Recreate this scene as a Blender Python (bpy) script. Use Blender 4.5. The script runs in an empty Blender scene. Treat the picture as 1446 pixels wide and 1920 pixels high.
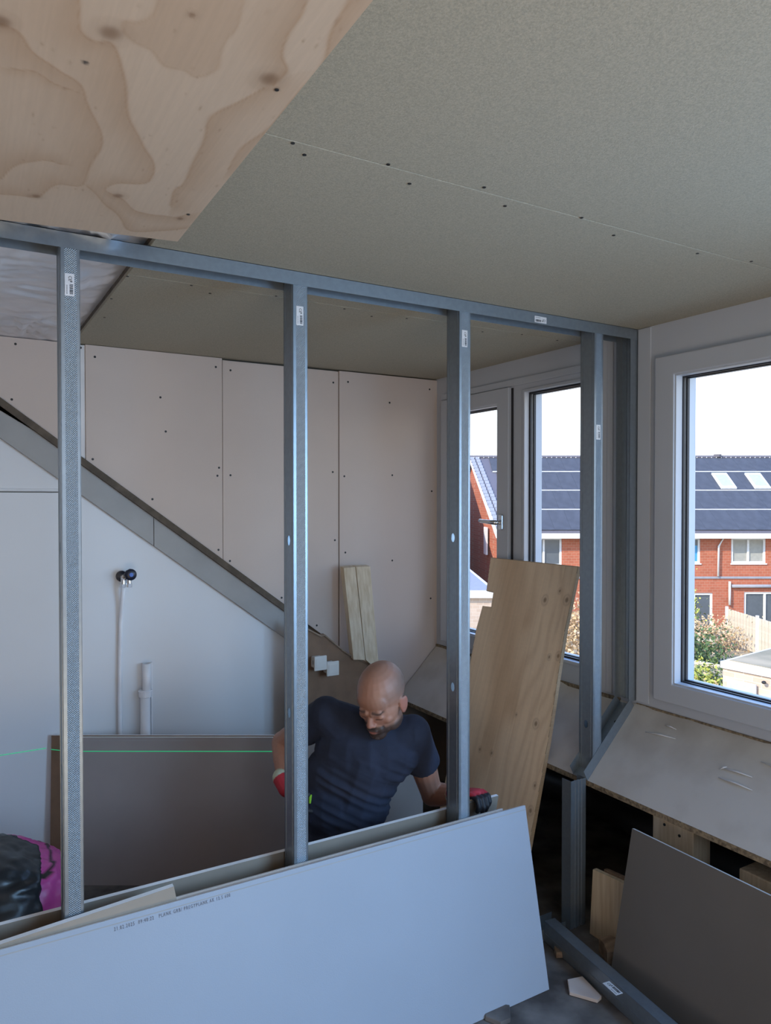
import bpy, bmesh, math, random
import numpy as np
from mathutils import Vector, Matrix, noise as mnoise
random.seed(7)
SC = bpy.context.scene
COL = SC.collection
R = math.radians

# ------------------------------------------------------------------ camera
FPX = 1384.0
cam_d = bpy.data.cameras.new('camera'); cam = bpy.data.objects.new('camera', cam_d); COL.objects.link(cam)
cam.location = (0, 0, 1.58); cam.rotation_euler = (R(90 - 0.91), 0, R(-30.6))
cam_d.sensor_fit = 'VERTICAL'; cam_d.sensor_height = 36; cam_d.lens = FPX / 1920 * 36
cam_d.clip_start = .02; cam_d.clip_end = 500
SC.camera = cam
# ------------------------------------------------------------------ sky
W = bpy.data.worlds.new('sky'); SC.world = W; W.use_nodes = True
nt = W.node_tree; nt.nodes.clear()
tc = nt.nodes.new('ShaderNodeTexCoord'); sx = nt.nodes.new('ShaderNodeSeparateXYZ'); cr = nt.nodes.new('ShaderNodeValToRGB')
bg = nt.nodes.new('ShaderNodeBackground'); wo = nt.nodes.new('ShaderNodeOutputWorld')
nt.links.new(tc.outputs['Generated'], sx.inputs[0]); nt.links.new(sx.outputs['Z'], cr.inputs[0])
nt.links.new(cr.outputs[0], bg.inputs[0]); nt.links.new(bg.outputs[0], wo.inputs[0])
cr.color_ramp.elements[0].position = 0.0; cr.color_ramp.elements[0].color = (1.0, .97, .94, 1)
cr.color_ramp.elements[1].position = 0.85; cr.color_ramp.elements[1].color = (.16, .36, .95, 1)
e = cr.color_ramp.elements.new(0.16); e.color = (.80, .90, 1.0, 1)
e = cr.color_ramp.elements.new(0.40); e.color = (.34, .58, 1.0, 1)
bg.inputs[1].default_value = 1.9
# ------------------------------------------------------------------ sun (behind the building, never enters the room)
sd = bpy.data.lights.new('sun', 'SUN'); sd.energy = 4.3; sd.color = (1, .90, .76); sd.angle = R(.6)
sun = bpy.data.objects.new('sun', sd); COL.objects.link(sun)
sun.rotation_euler = Vector((-.90, -.049, .62)).to_track_quat('Z', 'Y').to_euler()
# ------------------------------------------------------------------ area lamps: added fill at the unseen rear opening, daylight at the dormer window
def area(name, loc, target, sx_, sy_, power, color, spread=180):
    d = bpy.data.lights.new(name, 'AREA'); d.shape = 'RECTANGLE'; d.size = sx_; d.size_y = sy_; d.energy = power; d.color = color; d.spread = R(spread)
    o = bpy.data.objects.new(name, d); COL.objects.link(o); o.location = loc
    o.rotation_euler = (Vector(loc) - Vector(target)).to_track_quat('Z', 'Y').to_euler(); return o
area('rear_opening_fill', (0.2, -2.28, 1.75), (0.6, 2.6, 0.5), 1.3, 0.9, 7, (.50, .72, 1.0))
area('dormer_window_daylight', (2.45, -0.35, 1.45), (-.3, 1.8, .25), 1.5, 1.15, 38, (.34, .62, 1.0), 140)
# added warm fill lamp behind the camera, aimed up at the ceiling
area('warm_ceiling_fill', (.1, -.9, .12), (.35, -.3, 2.3), 1.6, 1.4, 35, (1.0, .80, .58))
# ------------------------------------------------------------------ exposure
vs = SC.view_settings; vs.view_transform = 'Standard'; vs.look = 'None'; vs.gamma = 1; vs.use_curve_mapping = False
vs.exposure = 0.55

# ================================================================== helpers
CM = (Matrix.Rotation(R(-30.6), 3, 'Z') @ Matrix.Rotation(R(90 - .91), 3, 'X'))
CP = Vector((0, 0, 1.58))
def ray(px, py): return CM @ Vector(((px - 723) / FPX, -(py - 960) / FPX, -1))
def onx(px, py, X): d = ray(px, py); return CP + d * (X / d.x)
def ony(px, py, Y): d = ray(px, py); return CP + d * (Y / d.y)
def onz(px, py, Z): d = ray(px, py); return CP + d * ((Z - 1.58) / d.z)
def onp(px, py, p0, n): d = ray(px, py); n = Vector(n); return CP + d * ((Vector(p0) - CP).dot(n) / d.dot(n))
def atd(px, py, D): return CP + ray(px, py) * D

def tag(o, label=None, cat=None, group=None, kind=None):
    if label: o['label'] = label
    if cat: o['category'] = cat
    if group: o['group'] = group
    if kind: o['kind'] = kind
    return o
def empty(name, loc=(0, 0, 0), rz=0, **k):
    o = bpy.data.objects.new(name, None); COL.objects.link(o); o.location = loc; o.rotation_euler = (0, 0, rz)
    o.empty_display_size = .1
    return tag(o, **k)
def link(name, me, m=None, parent=None, loc=None, rz=0, **k):
    o = bpy.data.objects.new(name, me); COL.objects.link(o)
    if m and not me.materials: me.materials.append(m)
    if parent: o.parent = parent
    if loc is not None: o.location = loc
    if rz: o.rotation_euler = (0, 0, rz)
    return tag(o, **k)

class MB:
    def __init__(s): s.bm = bmesh.new()
    def hexa(s, P):   # 8 points bottom 4, top 4
        v = [s.bm.verts.new(p) for p in P]
        for f in ((3, 2, 1, 0), (4, 5, 6, 7), (0, 1, 5, 4), (1, 2, 6, 5), (2, 3, 7, 6), (3, 0, 4, 7)):
            s.bm.faces.new([v[i] for i in f])
        return s
    def box(s, a, b):
        (x0, y0, z0), (x1, y1, z1) = [min(p, q) for p, q in zip(a, b)], [max(p, q) for p, q in zip(a, b)]
        return s.hexa([(x0, y0, z0), (x1, y0, z0), (x1, y1, z0), (x0, y1, z0), (x0, y0, z1), (x1, y0, z1), (x1, y1, z1), (x0, y1, z1)])
    def prism(s, pts, ext, holes=()):
        ext = Vector(ext); loops = [list(map(Vector, pts))] + [list(map(Vector, h)) for h in holes]
        first = []
        for off in (Vector((0, 0, 0)), ext):
            es = []
            for li, L in enumerate(loops):
                vv = [s.bm.verts.new(p + off) for p in L]
                es += [s.bm.edges.new((vv[i], vv[(i + 1) % len(vv)])) for i in range(len(vv))]
                if len(first) < len(loops): first.append(vv)
                else:
                    v0 = first[li]
                    for i in range(len(vv)):
                        j = (i + 1) % len(vv); s.bm.faces.new((v0[i], v0[j], vv[j], vv[i]))
            if holes: bmesh.ops.triangle_fill(s.bm, edges=es, use_beauty=True)
            else: s.bm.faces.new(vv)
        return s
    def grid(s, x0, x1, z0, z1, y0, y1, holes):
        """wall in the XZ plane between y0 and y1 with rectangular openings (xa, za, xb, zb)"""
        xs = sorted({x0, x1, *[min(max(h[k], x0), x1) for h in holes for k in (0, 2)]}); zs = sorted({z0, z1, *[min(max(h[k], z0), z1) for h in holes for k in (1, 3)]})
        def solid(i, j):
            if not (0 <= i < len(xs) - 1 and 0 <= j < len(zs) - 1): return False
            cx, cz = (xs[i] + xs[i + 1]) / 2, (zs[j] + zs[j + 1]) / 2
            return not any(h[0] < cx < h[2] and h[1] < cz < h[3] for h in holes)
        vd = {}
        def V(i, j, y):
            if (i, j, y) not in vd: vd[(i, j, y)] = s.bm.verts.new((xs[i], y, zs[j]))
            return vd[(i, j, y)]
        for i in range(len(xs) - 1):
            for j in range(len(zs) - 1):
                if not solid(i, j): continue
                for y in (y0, y1): s.bm.faces.new((V(i, j, y), V(i + 1, j, y), V(i + 1, j + 1, y), V(i, j + 1, y)))
                for di, dj, a, b in ((-1, 0, (i, j), (i, j + 1)), (1, 0, (i + 1, j), (i + 1, j + 1)), (0, -1, (i, j), (i + 1, j)), (0, 1, (i, j + 1), (i + 1, j + 1))):
                    if not solid(i + di, j + dj): s.bm.faces.new((V(*a, y0), V(*b, y0), V(*b, y1), V(*a, y1)))
        return s
    def tube(s, pts, r, n=10, cap=True):
        pts = [Vector(p) for p in pts]; rs = r if isinstance(r, (list, tuple)) else [r] * len(pts); rings = []
        for i, p in enumerate(pts):
            t = (pts[min(i + 1, len(pts) - 1)] - pts[max(i - 1, 0)]).normalized()
            a = t.cross(Vector((0.03, .02, 1)) if abs(t.z) < .95 else Vector((0, 1, 0))).normalized(); b = t.cross(a)
            rings.append([s.bm.verts.new(p + (a * math.cos(2 * math.pi * k / n) + b * math.sin(2 * math.pi * k / n)) * rs[i]) for k in range(n)])
        for A, B in zip(rings, rings[1:]):
            for k in range(n): s.bm.faces.new((A[k], A[(k + 1) % n], B[(k + 1) % n], B[k]))
        if cap: s.bm.faces.new(rings[0][::-1]); s.bm.faces.new(rings[-1])
        return s
    def ell(s, c, r, M=None, n=16):
        r = (r, r, r) if isinstance(r, (int, float)) else r
        m = Matrix.Translation(Vector(c)) @ (M.to_4x4() if M else Matrix()) @ Matrix.Diagonal((*r, 1))
        bmesh.ops.create_uvsphere(s.bm, u_segments=n, v_segments=max(6, n * 2 // 3), radius=1, matrix=m); return s
    def cap(s, a, b, ra, rb, n=14):
        a, b = Vector(a), Vector(b); s.tube([a, b], [ra, rb], n); s.ell(a, ra, n=n); s.ell(b, rb, n=n); return s
    def disc(s, c, nrm, r, h=.002, n=10):
        c = Vector(c); nrm = Vector(nrm).normalized(); return s.tube([c, c + nrm * h], r, n)
    def mesh(s, name, smooth=False, xf=None):
        if xf: s.bm.transform(xf)
        bmesh.ops.recalc_face_normals(s.bm, faces=s.bm.faces)
        me = bpy.data.meshes.new(name); s.bm.to_mesh(me); s.bm.free()
        if smooth:
            for p in me.polygons: p.use_smooth = True
        return me
    def build(s, name, m, parent=None, smooth=False, bevel=0, **k):
        o = link(name, s.mesh(name, smooth), m, parent, **k)
        if bevel:
            b = o.modifiers.new('bevel', 'BEVEL'); b.width = bevel; b.segments = 2; b.limit_method = 'ANGLE'; b.angle_limit = R(40)
        return o

def text_mesh(txt, size, name='print', sp=1.0):
    c = bpy.data.curves.new(name, 'FONT'); c.body = txt; c.size = size; c.space_character = sp; c.align_x = 'LEFT'; c.extrude = .00015; c.resolution_u = 2
    o = bpy.data.objects.new('tmp', c); COL.objects.link(o); dg = bpy.context.evaluated_depsgraph_get()
    me = bpy.data.meshes.new_from_object(o.evaluated_get(dg)); bpy.data.objects.remove(o); me.name = name; return me

def mat(name, col, rough=.7, metal=0, var=.06, scale=6, bump=0, bscale=120, col2=None, stretch=None, attr=None, detail=4, spec=.5, emit=None, lo=.35, hi=.65):
    m = bpy.data.materials.new(name); m.use_nodes = True; n = m.node_tree; b = n.nodes['Principled BSDF']
    b.inputs['Roughness'].default_value = rough; b.inputs['Metallic'].default_value = metal; b.inputs['Specular IOR Level'].default_value = spec
    t = n.nodes.new('ShaderNodeTexCoord'); mp = n.nodes.new('ShaderNodeMapping'); n.links.new(t.outputs['Object'], mp.inputs[0])
    if stretch: mp.inputs['Scale'].default_value = stretch
    no = n.nodes.new('ShaderNodeTexNoise'); no.inputs['Scale'].default_value = scale; no.inputs['Detail'].default_value = detail
    n.links.new(mp.outputs[0], no.inputs['Vector'])
    rp = n.nodes.new('ShaderNodeValToRGB'); n.links.new(no.outputs[0], rp.inputs[0])
    c2 = col2 or tuple(max(0, c * (1 - 2 * var)) for c in col)
    rp.color_ramp.elements[0].position = lo; rp.color_ramp.elements[1].position = hi
    rp.color_ramp.elements[0].color = (*c2, 1); rp.color_ramp.elements[1].color = (*col, 1)
    out = rp.outputs[0]
    if attr:
        at = n.nodes.new('ShaderNodeAttribute'); at.attribute_name = attr
        mx = n.nodes.new('ShaderNodeMix'); mx.data_type = 'RGBA'; mx.blend_type = 'MULTIPLY'; mx.inputs[0].default_value = 1
        n.links.new(out, mx.inputs[6]); n.links.new(at.outputs['Color'], mx.inputs[7]); out = mx.outputs[2]
    n.links.new(out, b.inputs['Base Color'])
    if bump:
        nb = n.nodes.new('ShaderNodeTexNoise'); nb.inputs['Scale'].default_value = bscale; nb.inputs['Detail'].default_value = 3
        n.links.new(mp.outputs[0], nb.inputs['Vector'])
        bu = n.nodes.new('ShaderNodeBump'); bu.inputs['Strength'].default_value = bump; bu.inputs['Distance'].default_value = .002
        n.links.new(nb.outputs[0], bu.inputs['Height']); n.links.new(bu.outputs[0], b.inputs['Normal'])
    if emit:
        b.inputs['Emission Color'].default_value = (*emit[0], 1); b.inputs['Emission Strength'].default_value = emit[1]
    return m

M = {}
M['board_front'] = mat('blue_white_board', (.38, .435, .51), .85, var=.02, scale=3, bump=.15, bscale=300)
M['board'] = mat('plasterboard_face', (.66, .56, .495), .85, var=.02, scale=3, bump=.15, bscale=300)
M['board_back'] = mat('plasterboard_back', (.36, .305, .245), .9, var=.06, scale=5)
M['board_grey'] = mat('grey_brown_board', (.42, .38, .36), .85, var=.05, scale=3)
M['board_dim'] = mat('shaded_grey_board', (.16, .148, .135), .85, var=.05, scale=3)  # darker copy of the grey board, its shade put into the colour
M['gypsum'] = mat('gypsum_core', (.86, .86, .86), .9)
M['green'] = mat('green_board', (.45, .405, .315), .9, col2=(.335, .315, .245), scale=260, detail=2, bump=.25, bscale=400, lo=.3, hi=.7)
M['white_panel'] = mat('white_panel', (.78, .80, .82), .45, var=.02, scale=2)
M['rafter'] = mat('grey_rafter', (.40, .40, .39), .6, var=.05, scale=8)
M['dark_edge'] = mat('dark_wood_edge', (.14, .11, .08), .8, var=.2, scale=20)
M['pvc'] = mat('white_frame', (.53, .565, .62), .35, var=.015, scale=4)
M['gasket'] = mat('black_gasket', (.02, .02, .025), .5)
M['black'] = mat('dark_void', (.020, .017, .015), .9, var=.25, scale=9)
M['tile_own'] = mat('bitumen_roof', (.10, .095, .10), .8)
M['brown'] = mat('brown_hardboard', (.27, .165, .10), .75, var=.10, scale=12)
M['floor'] = mat('dusty_floor', (.20, .18, .165), .9, col2=(.07, .06, .055), scale=7, bump=.5, bscale=40)
M['foil'] = mat('silver_foil', (.84, .85, .90), .30, .45, var=.1, scale=5)
M['sill'] = mat('worn_film_board', (.56, .53, .485), .5, col2=(.40, .365, .32), scale=5, bump=.2, bscale=60, lo=.2, hi=.55)
M['osb'] = mat('chipboard_edge', (.32, .25, .16), .9, col2=(.12, .09, .06), scale=90)
M['ply_core'] = mat('plywood_edge', (.55, .42, .28), .8, var=.15, scale=30, stretch=(1, 1, 60))
M['timber'] = mat('pale_timber', (.72, .60, .43), .7, col2=(.58, .45, .29), scale=5, stretch=(14, 14, 1), detail=6)
M['timber_dark'] = mat('old_timber', (.34, .24, .16), .8, col2=(.20, .13, .085), scale=6, stretch=(1, 8, 8))
M['screw'] = mat('screw_black', (.015, .015, .015), .5)
M['label'] = mat('white_sticker', (.75, .75, .76), .5)
M['ink'] = mat('ink', (.03, .03, .035), .6)
M['ink_grey'] = mat('grey_print', (.17, .18, .22), .8)
M['chrome'] = mat('chrome', (.75, .76, .78), .2, 1)
M['knob'] = mat('navy_knob', (.012, .016, .035), .35)
M['blue_dot'] = mat('blue_dot', (.05, .13, .5), .4)
M['tube'] = mat('white_tube', (.90, .91, .94), .3)
M['socket'] = mat('socket_plastic', (.78, .75, .68), .45)
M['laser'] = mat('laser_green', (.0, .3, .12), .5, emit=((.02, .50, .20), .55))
M['pink'] = mat('pink_film', (1, 1, 1), .35, var=.05, scale=8, attr='col')
M['blackbag'] = mat('black_film', (.035, .04, .045), .32, var=.3, scale=9, bump=.3, bscale=25)
M['navy'] = mat('navy_cotton', (.022, .030, .058), .9, var=.1, scale=20, bump=.2, bscale=500)
M['trouser'] = mat('black_trousers', (.012, .013, .018), .9)
M['skin'] = mat('skin', (.9, .9, .9), .5, var=.03, scale=60, attr='col')
M['skin'].node_tree.nodes['Principled BSDF'].inputs['Subsurface Weight'].default_value = .08
M['skin'].node_tree.nodes['Principled BSDF'].inputs['Subsurface Radius'].default_value = (.01, .004, .002)
M['glove'] = mat('work_glove', (1, 1, 1), .6, var=.05, scale=80, attr='col')
M['pen'] = mat('lime_pen', (.35, .75, .05), .4)
M['grey_pipe'] = mat('dark_pipe', (.055, .055, .06), .5)
# plywood with printed-by-nature figure carried by a colour attribute
M['ply'] = mat('plywood_face', (1, 1, 1), .7, var=.015, scale=30, attr='col', stretch=(8, 1, 1))
def steel(name, base=(.29, .335, .375), knurl=False):
    m = mat(name, base, .36, .68, var=.045, scale=60, bump=0)
    n = m.node_tree; b = n.nodes['Principled BSDF']
    if knurl:
        t = n.nodes.new('ShaderNodeTexCoord'); s = n.nodes.new('ShaderNodeSeparateXYZ'); n.links.new(t.outputs['Object'], s.inputs[0])
        def mth(op, a, v):
            q = n.nodes.new('ShaderNodeMath'); q.operation = op
            if isinstance(a, float): q.inputs[0].default_value = a
            else: n.links.new(a, q.inputs[0])
            if isinstance(v, float): q.inputs[1].default_value = v
            elif v is not None: n.links.new(v, q.inputs[1])
            return q.outputs[0]
        a = mth('SINE', mth('MULTIPLY', s.outputs['X'], 1250.), None); c = mth('SINE', mth('MULTIPLY', s.outputs['Z'], 1250.), None)
        g = mth('MULTIPLY', a, c)
        # the knurled strip runs down the middle of the flange only
        d = mth('ABSOLUTE', mth('SUBTRACT', s.outputs['X'], .0235), None); k = mth('LESS_THAN', d, .014)
        h = mth('MULTIPLY', g, k)
        bu = n.nodes.new('ShaderNodeBump'); bu.inputs['Strength'].default_value = .55; bu.inputs['Distance'].default_value = .0012
        n.links.new(h, bu.inputs['Height']); n.links.new(bu.outputs[0], b.inputs['Normal'])
    return m
M['steel'] = steel('galvanised_steel'); M['knurl'] = steel('knurled_steel', knurl=True)
def glass():
    m = bpy.data.materials.new('window_glass'); m.use_nodes = True; n = m.node_tree; n.nodes.clear()
    o = n.nodes.new('ShaderNodeOutputMaterial'); t = n.nodes.new('ShaderNodeBsdfTransparent'); g = n.nodes.new('ShaderNodeBsdfGlossy'); x = n.nodes.new('ShaderNodeMixShader')
    lw = n.nodes.new('ShaderNodeLayerWeight'); pw_ = n.nodes.new('ShaderNodeMath'); pw_.operation = 'POWER'; pw_.inputs[1].default_value = 4; n.links.new(lw.outputs['Facing'], pw_.inputs[0]); f = n.nodes.new('ShaderNodeMath'); f.operation = 'MULTIPLY_ADD'; f.inputs[1].default_value = .5; f.inputs[2].default_value = .02; n.links.new(pw_.outputs[0], f.inputs[0]); g.inputs['Roughness'].default_value = .02
    t.inputs[0].default_value = (.97, .98, .98, 1)
    n.links.new(f.outputs[0], x.inputs[0]); n.links.new(t.outputs[0], x.inputs[1]); n.links.new(g.outputs[0], x.inputs[2]); n.links.new(x.outputs[0], o.inputs[0]); return m
M['glass'] = glass()

def set_col(me, cols):
    a = me.color_attributes.new('col', 'FLOAT_COLOR', 'POINT')
    c = np.ones((len(me.vertices), 4), dtype=np.float32); c[:, :3] = cols; a.data.foreach_set('color', c.ravel())
def verts_np(me):
    v = np.empty(len(me.vertices) * 3, dtype=np.float32); me.vertices.foreach_get('co', v); return v.reshape(-1, 3)

YP, YQ = 1.97, 2.04          # partition front and back
XW, YB, ZC = 2.30, 3.335, 2.24
# ================================================================== structure
def struct(name, mb, m, **k): return mb.build(name, m, kind='structure', **k)
floor = struct('floor', MB().box((-2.3, -2.4, -.12), (2.85, 3.5, 0)), M['floor'])
wall_left = struct('wall_left', MB().box((-2.4, -2.4, 0), (-2.3, 3.5, 2.4)), M['board'])
rear = MB()
rear.grid(-2.4, 2.9, 0, 2.4, -2.5, -2.4, [(-.5, 1.25, .9, 2.2)])
wall_rear = struct('wall_rear', rear, M['board'])
ceiling = struct('ceiling', MB().box((-2.4, -2.5, 2.30), (2.42, 3.5, 2.40)), M['timber_dark'])
wall_back = struct('wall_back', MB().box((-2.4, 3.385, -.1), (2.42, 3.5, 2.4)), M['board_back'])

# ceiling boards: joints recessed, 12 mm apart in depth from the ceiling body
def ceil_board(x0, y0, x1, y1, z=ZC): return MB().box((x0, y0, z), (x1, y1, z + .0125)).build('ceiling_board', M['green'], ceiling, bevel=.001)
cy = [-2.4, .265, 1.262, 2.25, 3.385]
for a, b in zip(cy, cy[1:]): ceil_board(.455, a + .0016, 2.33, b - .0016)
MB().box((.455, -2.4, ZC + .0125), (2.33, 3.385, 2.30)).build('ceiling_batten', M['dark_edge'], ceiling)
sc = MB()
for px, py in [(571, 290), (728, 308), (768, 344), (908, 351), (947, 386), (1091, 408), (1151, 441), (1308, 475), (1409, 490),
               (239, 518), (359, 535), (394, 550), (209, 560), (196, 595), (518, 555), (646, 579), (697, 593), (763, 597), (905, 622), (979, 627), (1045, 638), (549, 268)]:
    p = onz(px, py, ZC); sc.disc(p, (0, 0, -1), .0042, .0012, 8)
sc.build('screw_heads', M['screw'], ceiling, kind='stuff')

# back wall: upper plasterboards, each its own piece, cut along the sloping line
def slope_z(x): return 2.114 - .752 * x
screws = {0: [], 1: [], 2: [], 3: []}
for px, py in [(29, 645), (22, 749), (151, 652), (178, 669), (405, 688), (301, 745), (311, 809), (174, 861), (411, 877), (408, 892), (433, 694), (433, 891), (286, 936), (410, 1031), (432, 1052),
               (626, 717), (653, 716), (806, 730), (731, 755), (625, 885), (646, 893), (736, 891), (810, 921), (629, 1013), (648, 1036), (736, 1051), (808, 1122), (529, 1121), (595, 1173)]:
    p = ony(px, py, YB); screws[0 if p.x < .49 else 1 if p.x < 1.095 else 2 if p.x < 1.70 else 3].append(p)
bx = [(-.30, .478), (.500, 1.094), (1.0975, 1.699), (1.7025, 2.302)]
for i, (a, b) in enumerate(bx):
    yy = YB + (.006 if i == 2 else 0.002 * (i % 2))
    top = ZC - (.003, .002, .010, .006)[i]
    P = [(a, yy, slope_z(a)), (b, yy, slope_z(b)), (b, yy, top), (a, yy, top)]
    if i == 3: P = [(a, yy, slope_z(a)), (1.90, yy, slope_z(1.9)), (1.93, yy, .50), (b, yy, .46), (b, yy, top), (a, yy, top)]
    o = MB().prism(P, (0, .0125, 0)).build('plasterboard', M['board'], wall_back, bevel=.0012)
    s = MB()
    for p in screws[i]: s.disc((p.x, yy, p.z), (0, -1, 0), .0052, .001, 8)
    s.build('screw_heads', M['screw'], wall_back, kind='stuff')
MB().box((.479, YB + .008, slope_z(.479)), (.499, YB + .02, 2.235)).build('joint_strip', M['gypsum'], wall_back)
# dark stringer under the boards, grey rafter face and the white panelling below
def band(x0, x1, dz0, dz1, y, t): return MB().prism([(x0, y, slope_z(x0) - dz0), (x1, y, slope_z(x1) - dz0), (x1, y, slope_z(x1) - dz1), (x0, y, slope_z(x0) - dz1)], (0, t, 0))
band(-.9, 1.50, -.012, .022, YB - .012, .03).build('dark_batten', M['dark_edge'], wall_back)
xj = .78
band(-.9, xj, .022, .150, YB + .004, .03).build('rafter_board', M['rafter'], wall_back, bevel=.002)
band(xj + .002, 1.46, .022, .150, YB + .004, .03).build('rafter_board', M['rafter'], wall_back, bevel=.002)
zj = 1.612
MB().prism([(-2.3, YB + .022, 0), (1.47, YB + .022, 0), (1.47, YB + .022, slope_z(1.47) - .1), (.41, YB + .022, slope_z(.41) - .1), (.41, YB + .022, zj), (-2.3, YB + .022, zj)], (0, .012, 0)).build('white_wall_panel', M['white_panel'], wall_back, bevel=.001)
MB().prism([(-2.3, YB + .022, zj + .004), (.41, YB + .022, zj + .004), (.41, YB + .022, slope_z(.41) - .1), (-.15, YB + .022, slope_z(-.15) - .1), (-.15, YB + .022, 2.235), (-2.3, YB + .022, 2.235)], (0, .012, 0)).build('white_wall_panel', M['white_panel'], wall_back, bevel=.001)
MB().box((-2.3, YB + .016, zj + .006), (.40, YB + .03, zj + .016)).build('joint_trim', M['white_panel'], wall_back, bevel=.003)

# eaves void behind the sloped boards
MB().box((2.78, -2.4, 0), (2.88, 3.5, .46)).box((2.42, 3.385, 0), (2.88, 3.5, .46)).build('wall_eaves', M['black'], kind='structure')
struct('trim_1', MB().prism([(2.30, -2.4, .66), (2.90, -2.4, .36), (2.90, -2.4, .42), (2.30, -2.4, .72)], (0, 5.9, 0)), M['tile_own'])
# window wall (white plastic head, posts and sill rail)
ww = MB().grid(-2.4, 3.385, .70, 2.30, XW, 2.40, [(2.73, .85, 3.255, 2.09), (2.160, .88, 2.625, 2.09), (.72, .855, 1.85, 2.09), (-1.0, .845, .535, 2.105), (-2.2, .80, -1.15, 2.118)])
for v in ww.bm.verts: v.co = (v.co.y, v.co.x, v.co.z)
wall_right = struct('wall_right', ww, M['pvc'])
MB().box((XW - .006, 1.905, .80), (XW, 1.965, 2.238)).build('post_cover', M['pvc'], wall_right, bevel=.002)
MB().box((XW - .004, 2.09, .80), (XW, 2.12, 2.22)).build('post_cover', M['pvc'], wall_right, bevel=.002)
MB().box((XW - .012, 2.16, 2.118), (XW, 3.28, 2.15)).build('head_bead', M['pvc'], wall_right, bevel=.003)

def ring(x0, x1, y0, y1, z0, z1, wy, wz):
    mb = MB().grid(y0, y1, z0, z1, x0, x1, [(y0 + wy, z0 + wz, y1 - wy, z1 - wz)])
    for v in mb.bm.verts: v.co = (v.co.y, v.co.x, v.co.z)
    return mb
def window(n, y0, y1, z0, z1, sash, label):
    t = empty('window_%d' % n, (0, 0, 0), kind='structure', label=label)
    if sash:   # opening casement: a sash frame proud of the wall
        ring(XW - .022, XW + .028, y0, y1, z0, z1, .085, .072).build('sash', M['pvc'], t, bevel=.004)
        a, b, c, d = y0 + .085, y1 - .085, z0 + .072, z1 - .072
        ring(XW - .016, XW + .02, a - .002, b + .002, c - .002, d + .002, .008, .008).build('glazing_bead', M['pvc'], t, bevel=.002)
        g = XW + .020
    else:
        a, b, c, d = y0, y1, z0, z1
        ring(XW - .008, XW + .022, a - .012, b + .012, c - .012, d + .012, .014, .014).build('glazing_bead', M['pvc'], t, bevel=.002)
        g = XW + .022
    ring(g, g + .010, a, b, c, d, .010, .010).build('gasket', M['gasket'], t)
    ring(g + .010, g + .020, a - .002, b + .002, c - .002, d + .002, .007, .007).build('spacer', M['rafter'], t)
    ring(g + .020, g + .032, a, b, c, d, .012, .012).build('outer_gasket', M['gasket'], t)
    MB().box((g + .014, a, c), (g + .018, b, d)).build('pane', M['glass'], t)
    ring(g + .032, g + .075, a, b, c, d, .006, .006).build('outer_frame', M['pvc'], t)
    return t
w1 = window(1, 2.713, 3.272, .822, 2.115, True, 'left white casement window with a silver lever handle')
w2 = window(2, 2.168, 2.617, .888, 2.082, False, 'narrow fixed middle window behind the leaning plywood sheet')
w3 = window(3, .70, 1.872, .832, 2.112, True, 'large right window looking on the brick terrace')
w4 = window(4, -1.0, .53, .85, 2.10, False, 'fixed dormer window beside the camera')
MB().box((XW - .004, 2.700, .83), (XW + .001, 2.712, 2.11)).build('shadow_gap', M['gasket'], w1)  # black strip standing in for the shadow between sash and post
h = MB().box((XW - .036, 2.742, 1.437), (XW - .022, 2.772, 1.512)).build('handle', M['chrome'], w1, bevel=.006)
hb = MB(); hb.tube([(XW - .036, 2.757, 1.474), (XW - .068, 2.757, 1.474)], .010, 12)
hb.tube([(XW - .066, 2.750, 1.474), (XW - .068, 2.80, 1.476), (XW - .064, 2.85, 1.478), (XW - .056, 2.885, 1.480)], [.012, .0105, .0095, .009], 10)
hb.build('lever', M['chrome'], h, smooth=True)

# ------------------------------------------------------------------ sloped boards under the windows
FX, FZ = 2.04, .535
def sloped(y0, y1, label):
    t = empty('sloped_board', (0, 0, 0), label=label, cat='board')
    n = Vector((-(.785 - FZ), 0, XW - FX)).normalized() * .016   # thickness direction (up, into the room)
    a, b, c, d = Vector((FX, y0, FZ)), Vector((FX, y1, FZ)), Vector((XW - .002, y1, .785)), Vector((XW - .002, y0, .785))
    MB().prism([a, a - Vector((0, 0, .019)), d - Vector((0, 0, .019)), d], (0, y1 - y0, 0)).build('panel', M['osb'], t)
    N = 36; me = bpy.data.meshes.new('film'); V = []; Fc = []
    K = max(8, int((y1 - y0) / .04))
    for i in range(K + 1):
        for j in range(N // 2 + 1):
            u, v = i / K, j / (N // 2); p = a.lerp(b, u).lerp(d.lerp(c, u), v)
            hgt = .0015 + .003 * max(0, mnoise.noise(Vector((p.y * 5, v * 2.2, 3)))) + (.012 * max(0, mnoise.noise(Vector((p.y * 9, 1, 7)))) if v > .93 else 0)
            V.append(p + n.normalized() * hgt)
    w = N // 2 + 1
    for i in range(K):
        for j in range(w - 1): Fc.append((i * w + j, (i + 1) * w + j, (i + 1) * w + j + 1, i * w + j + 1))
    me.from_pydata(V, [], Fc)
    for p in me.polygons: p.use_smooth = True
    link('film', me, M['sill'], t)
    return t
s1 = sloped(2.045, 3.33, 'dirty white sloped board under the windows, in the bay behind the stud partition')
s2 = sloped(-1.2, 2.043, 'long dirty white sloped board under the large right window')
def scuff(y, v, ln, a, t):
    base = Vector((FX, y, FZ)).lerp(Vector((XW, y, .785)), v); n = Vector((-.25, 0, .26)).normalized() * .0045
    d = Vector((.26 * math.sin(a), -math.cos(a), .25 * math.sin(a))) * ln
    MB().tube([base + n, base + n + d * .5 + Vector((0, 0, .002)), base + n + d], [.0012, .0028, .0008], 6).build('film_crease', M['label'], t, smooth=True)
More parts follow.
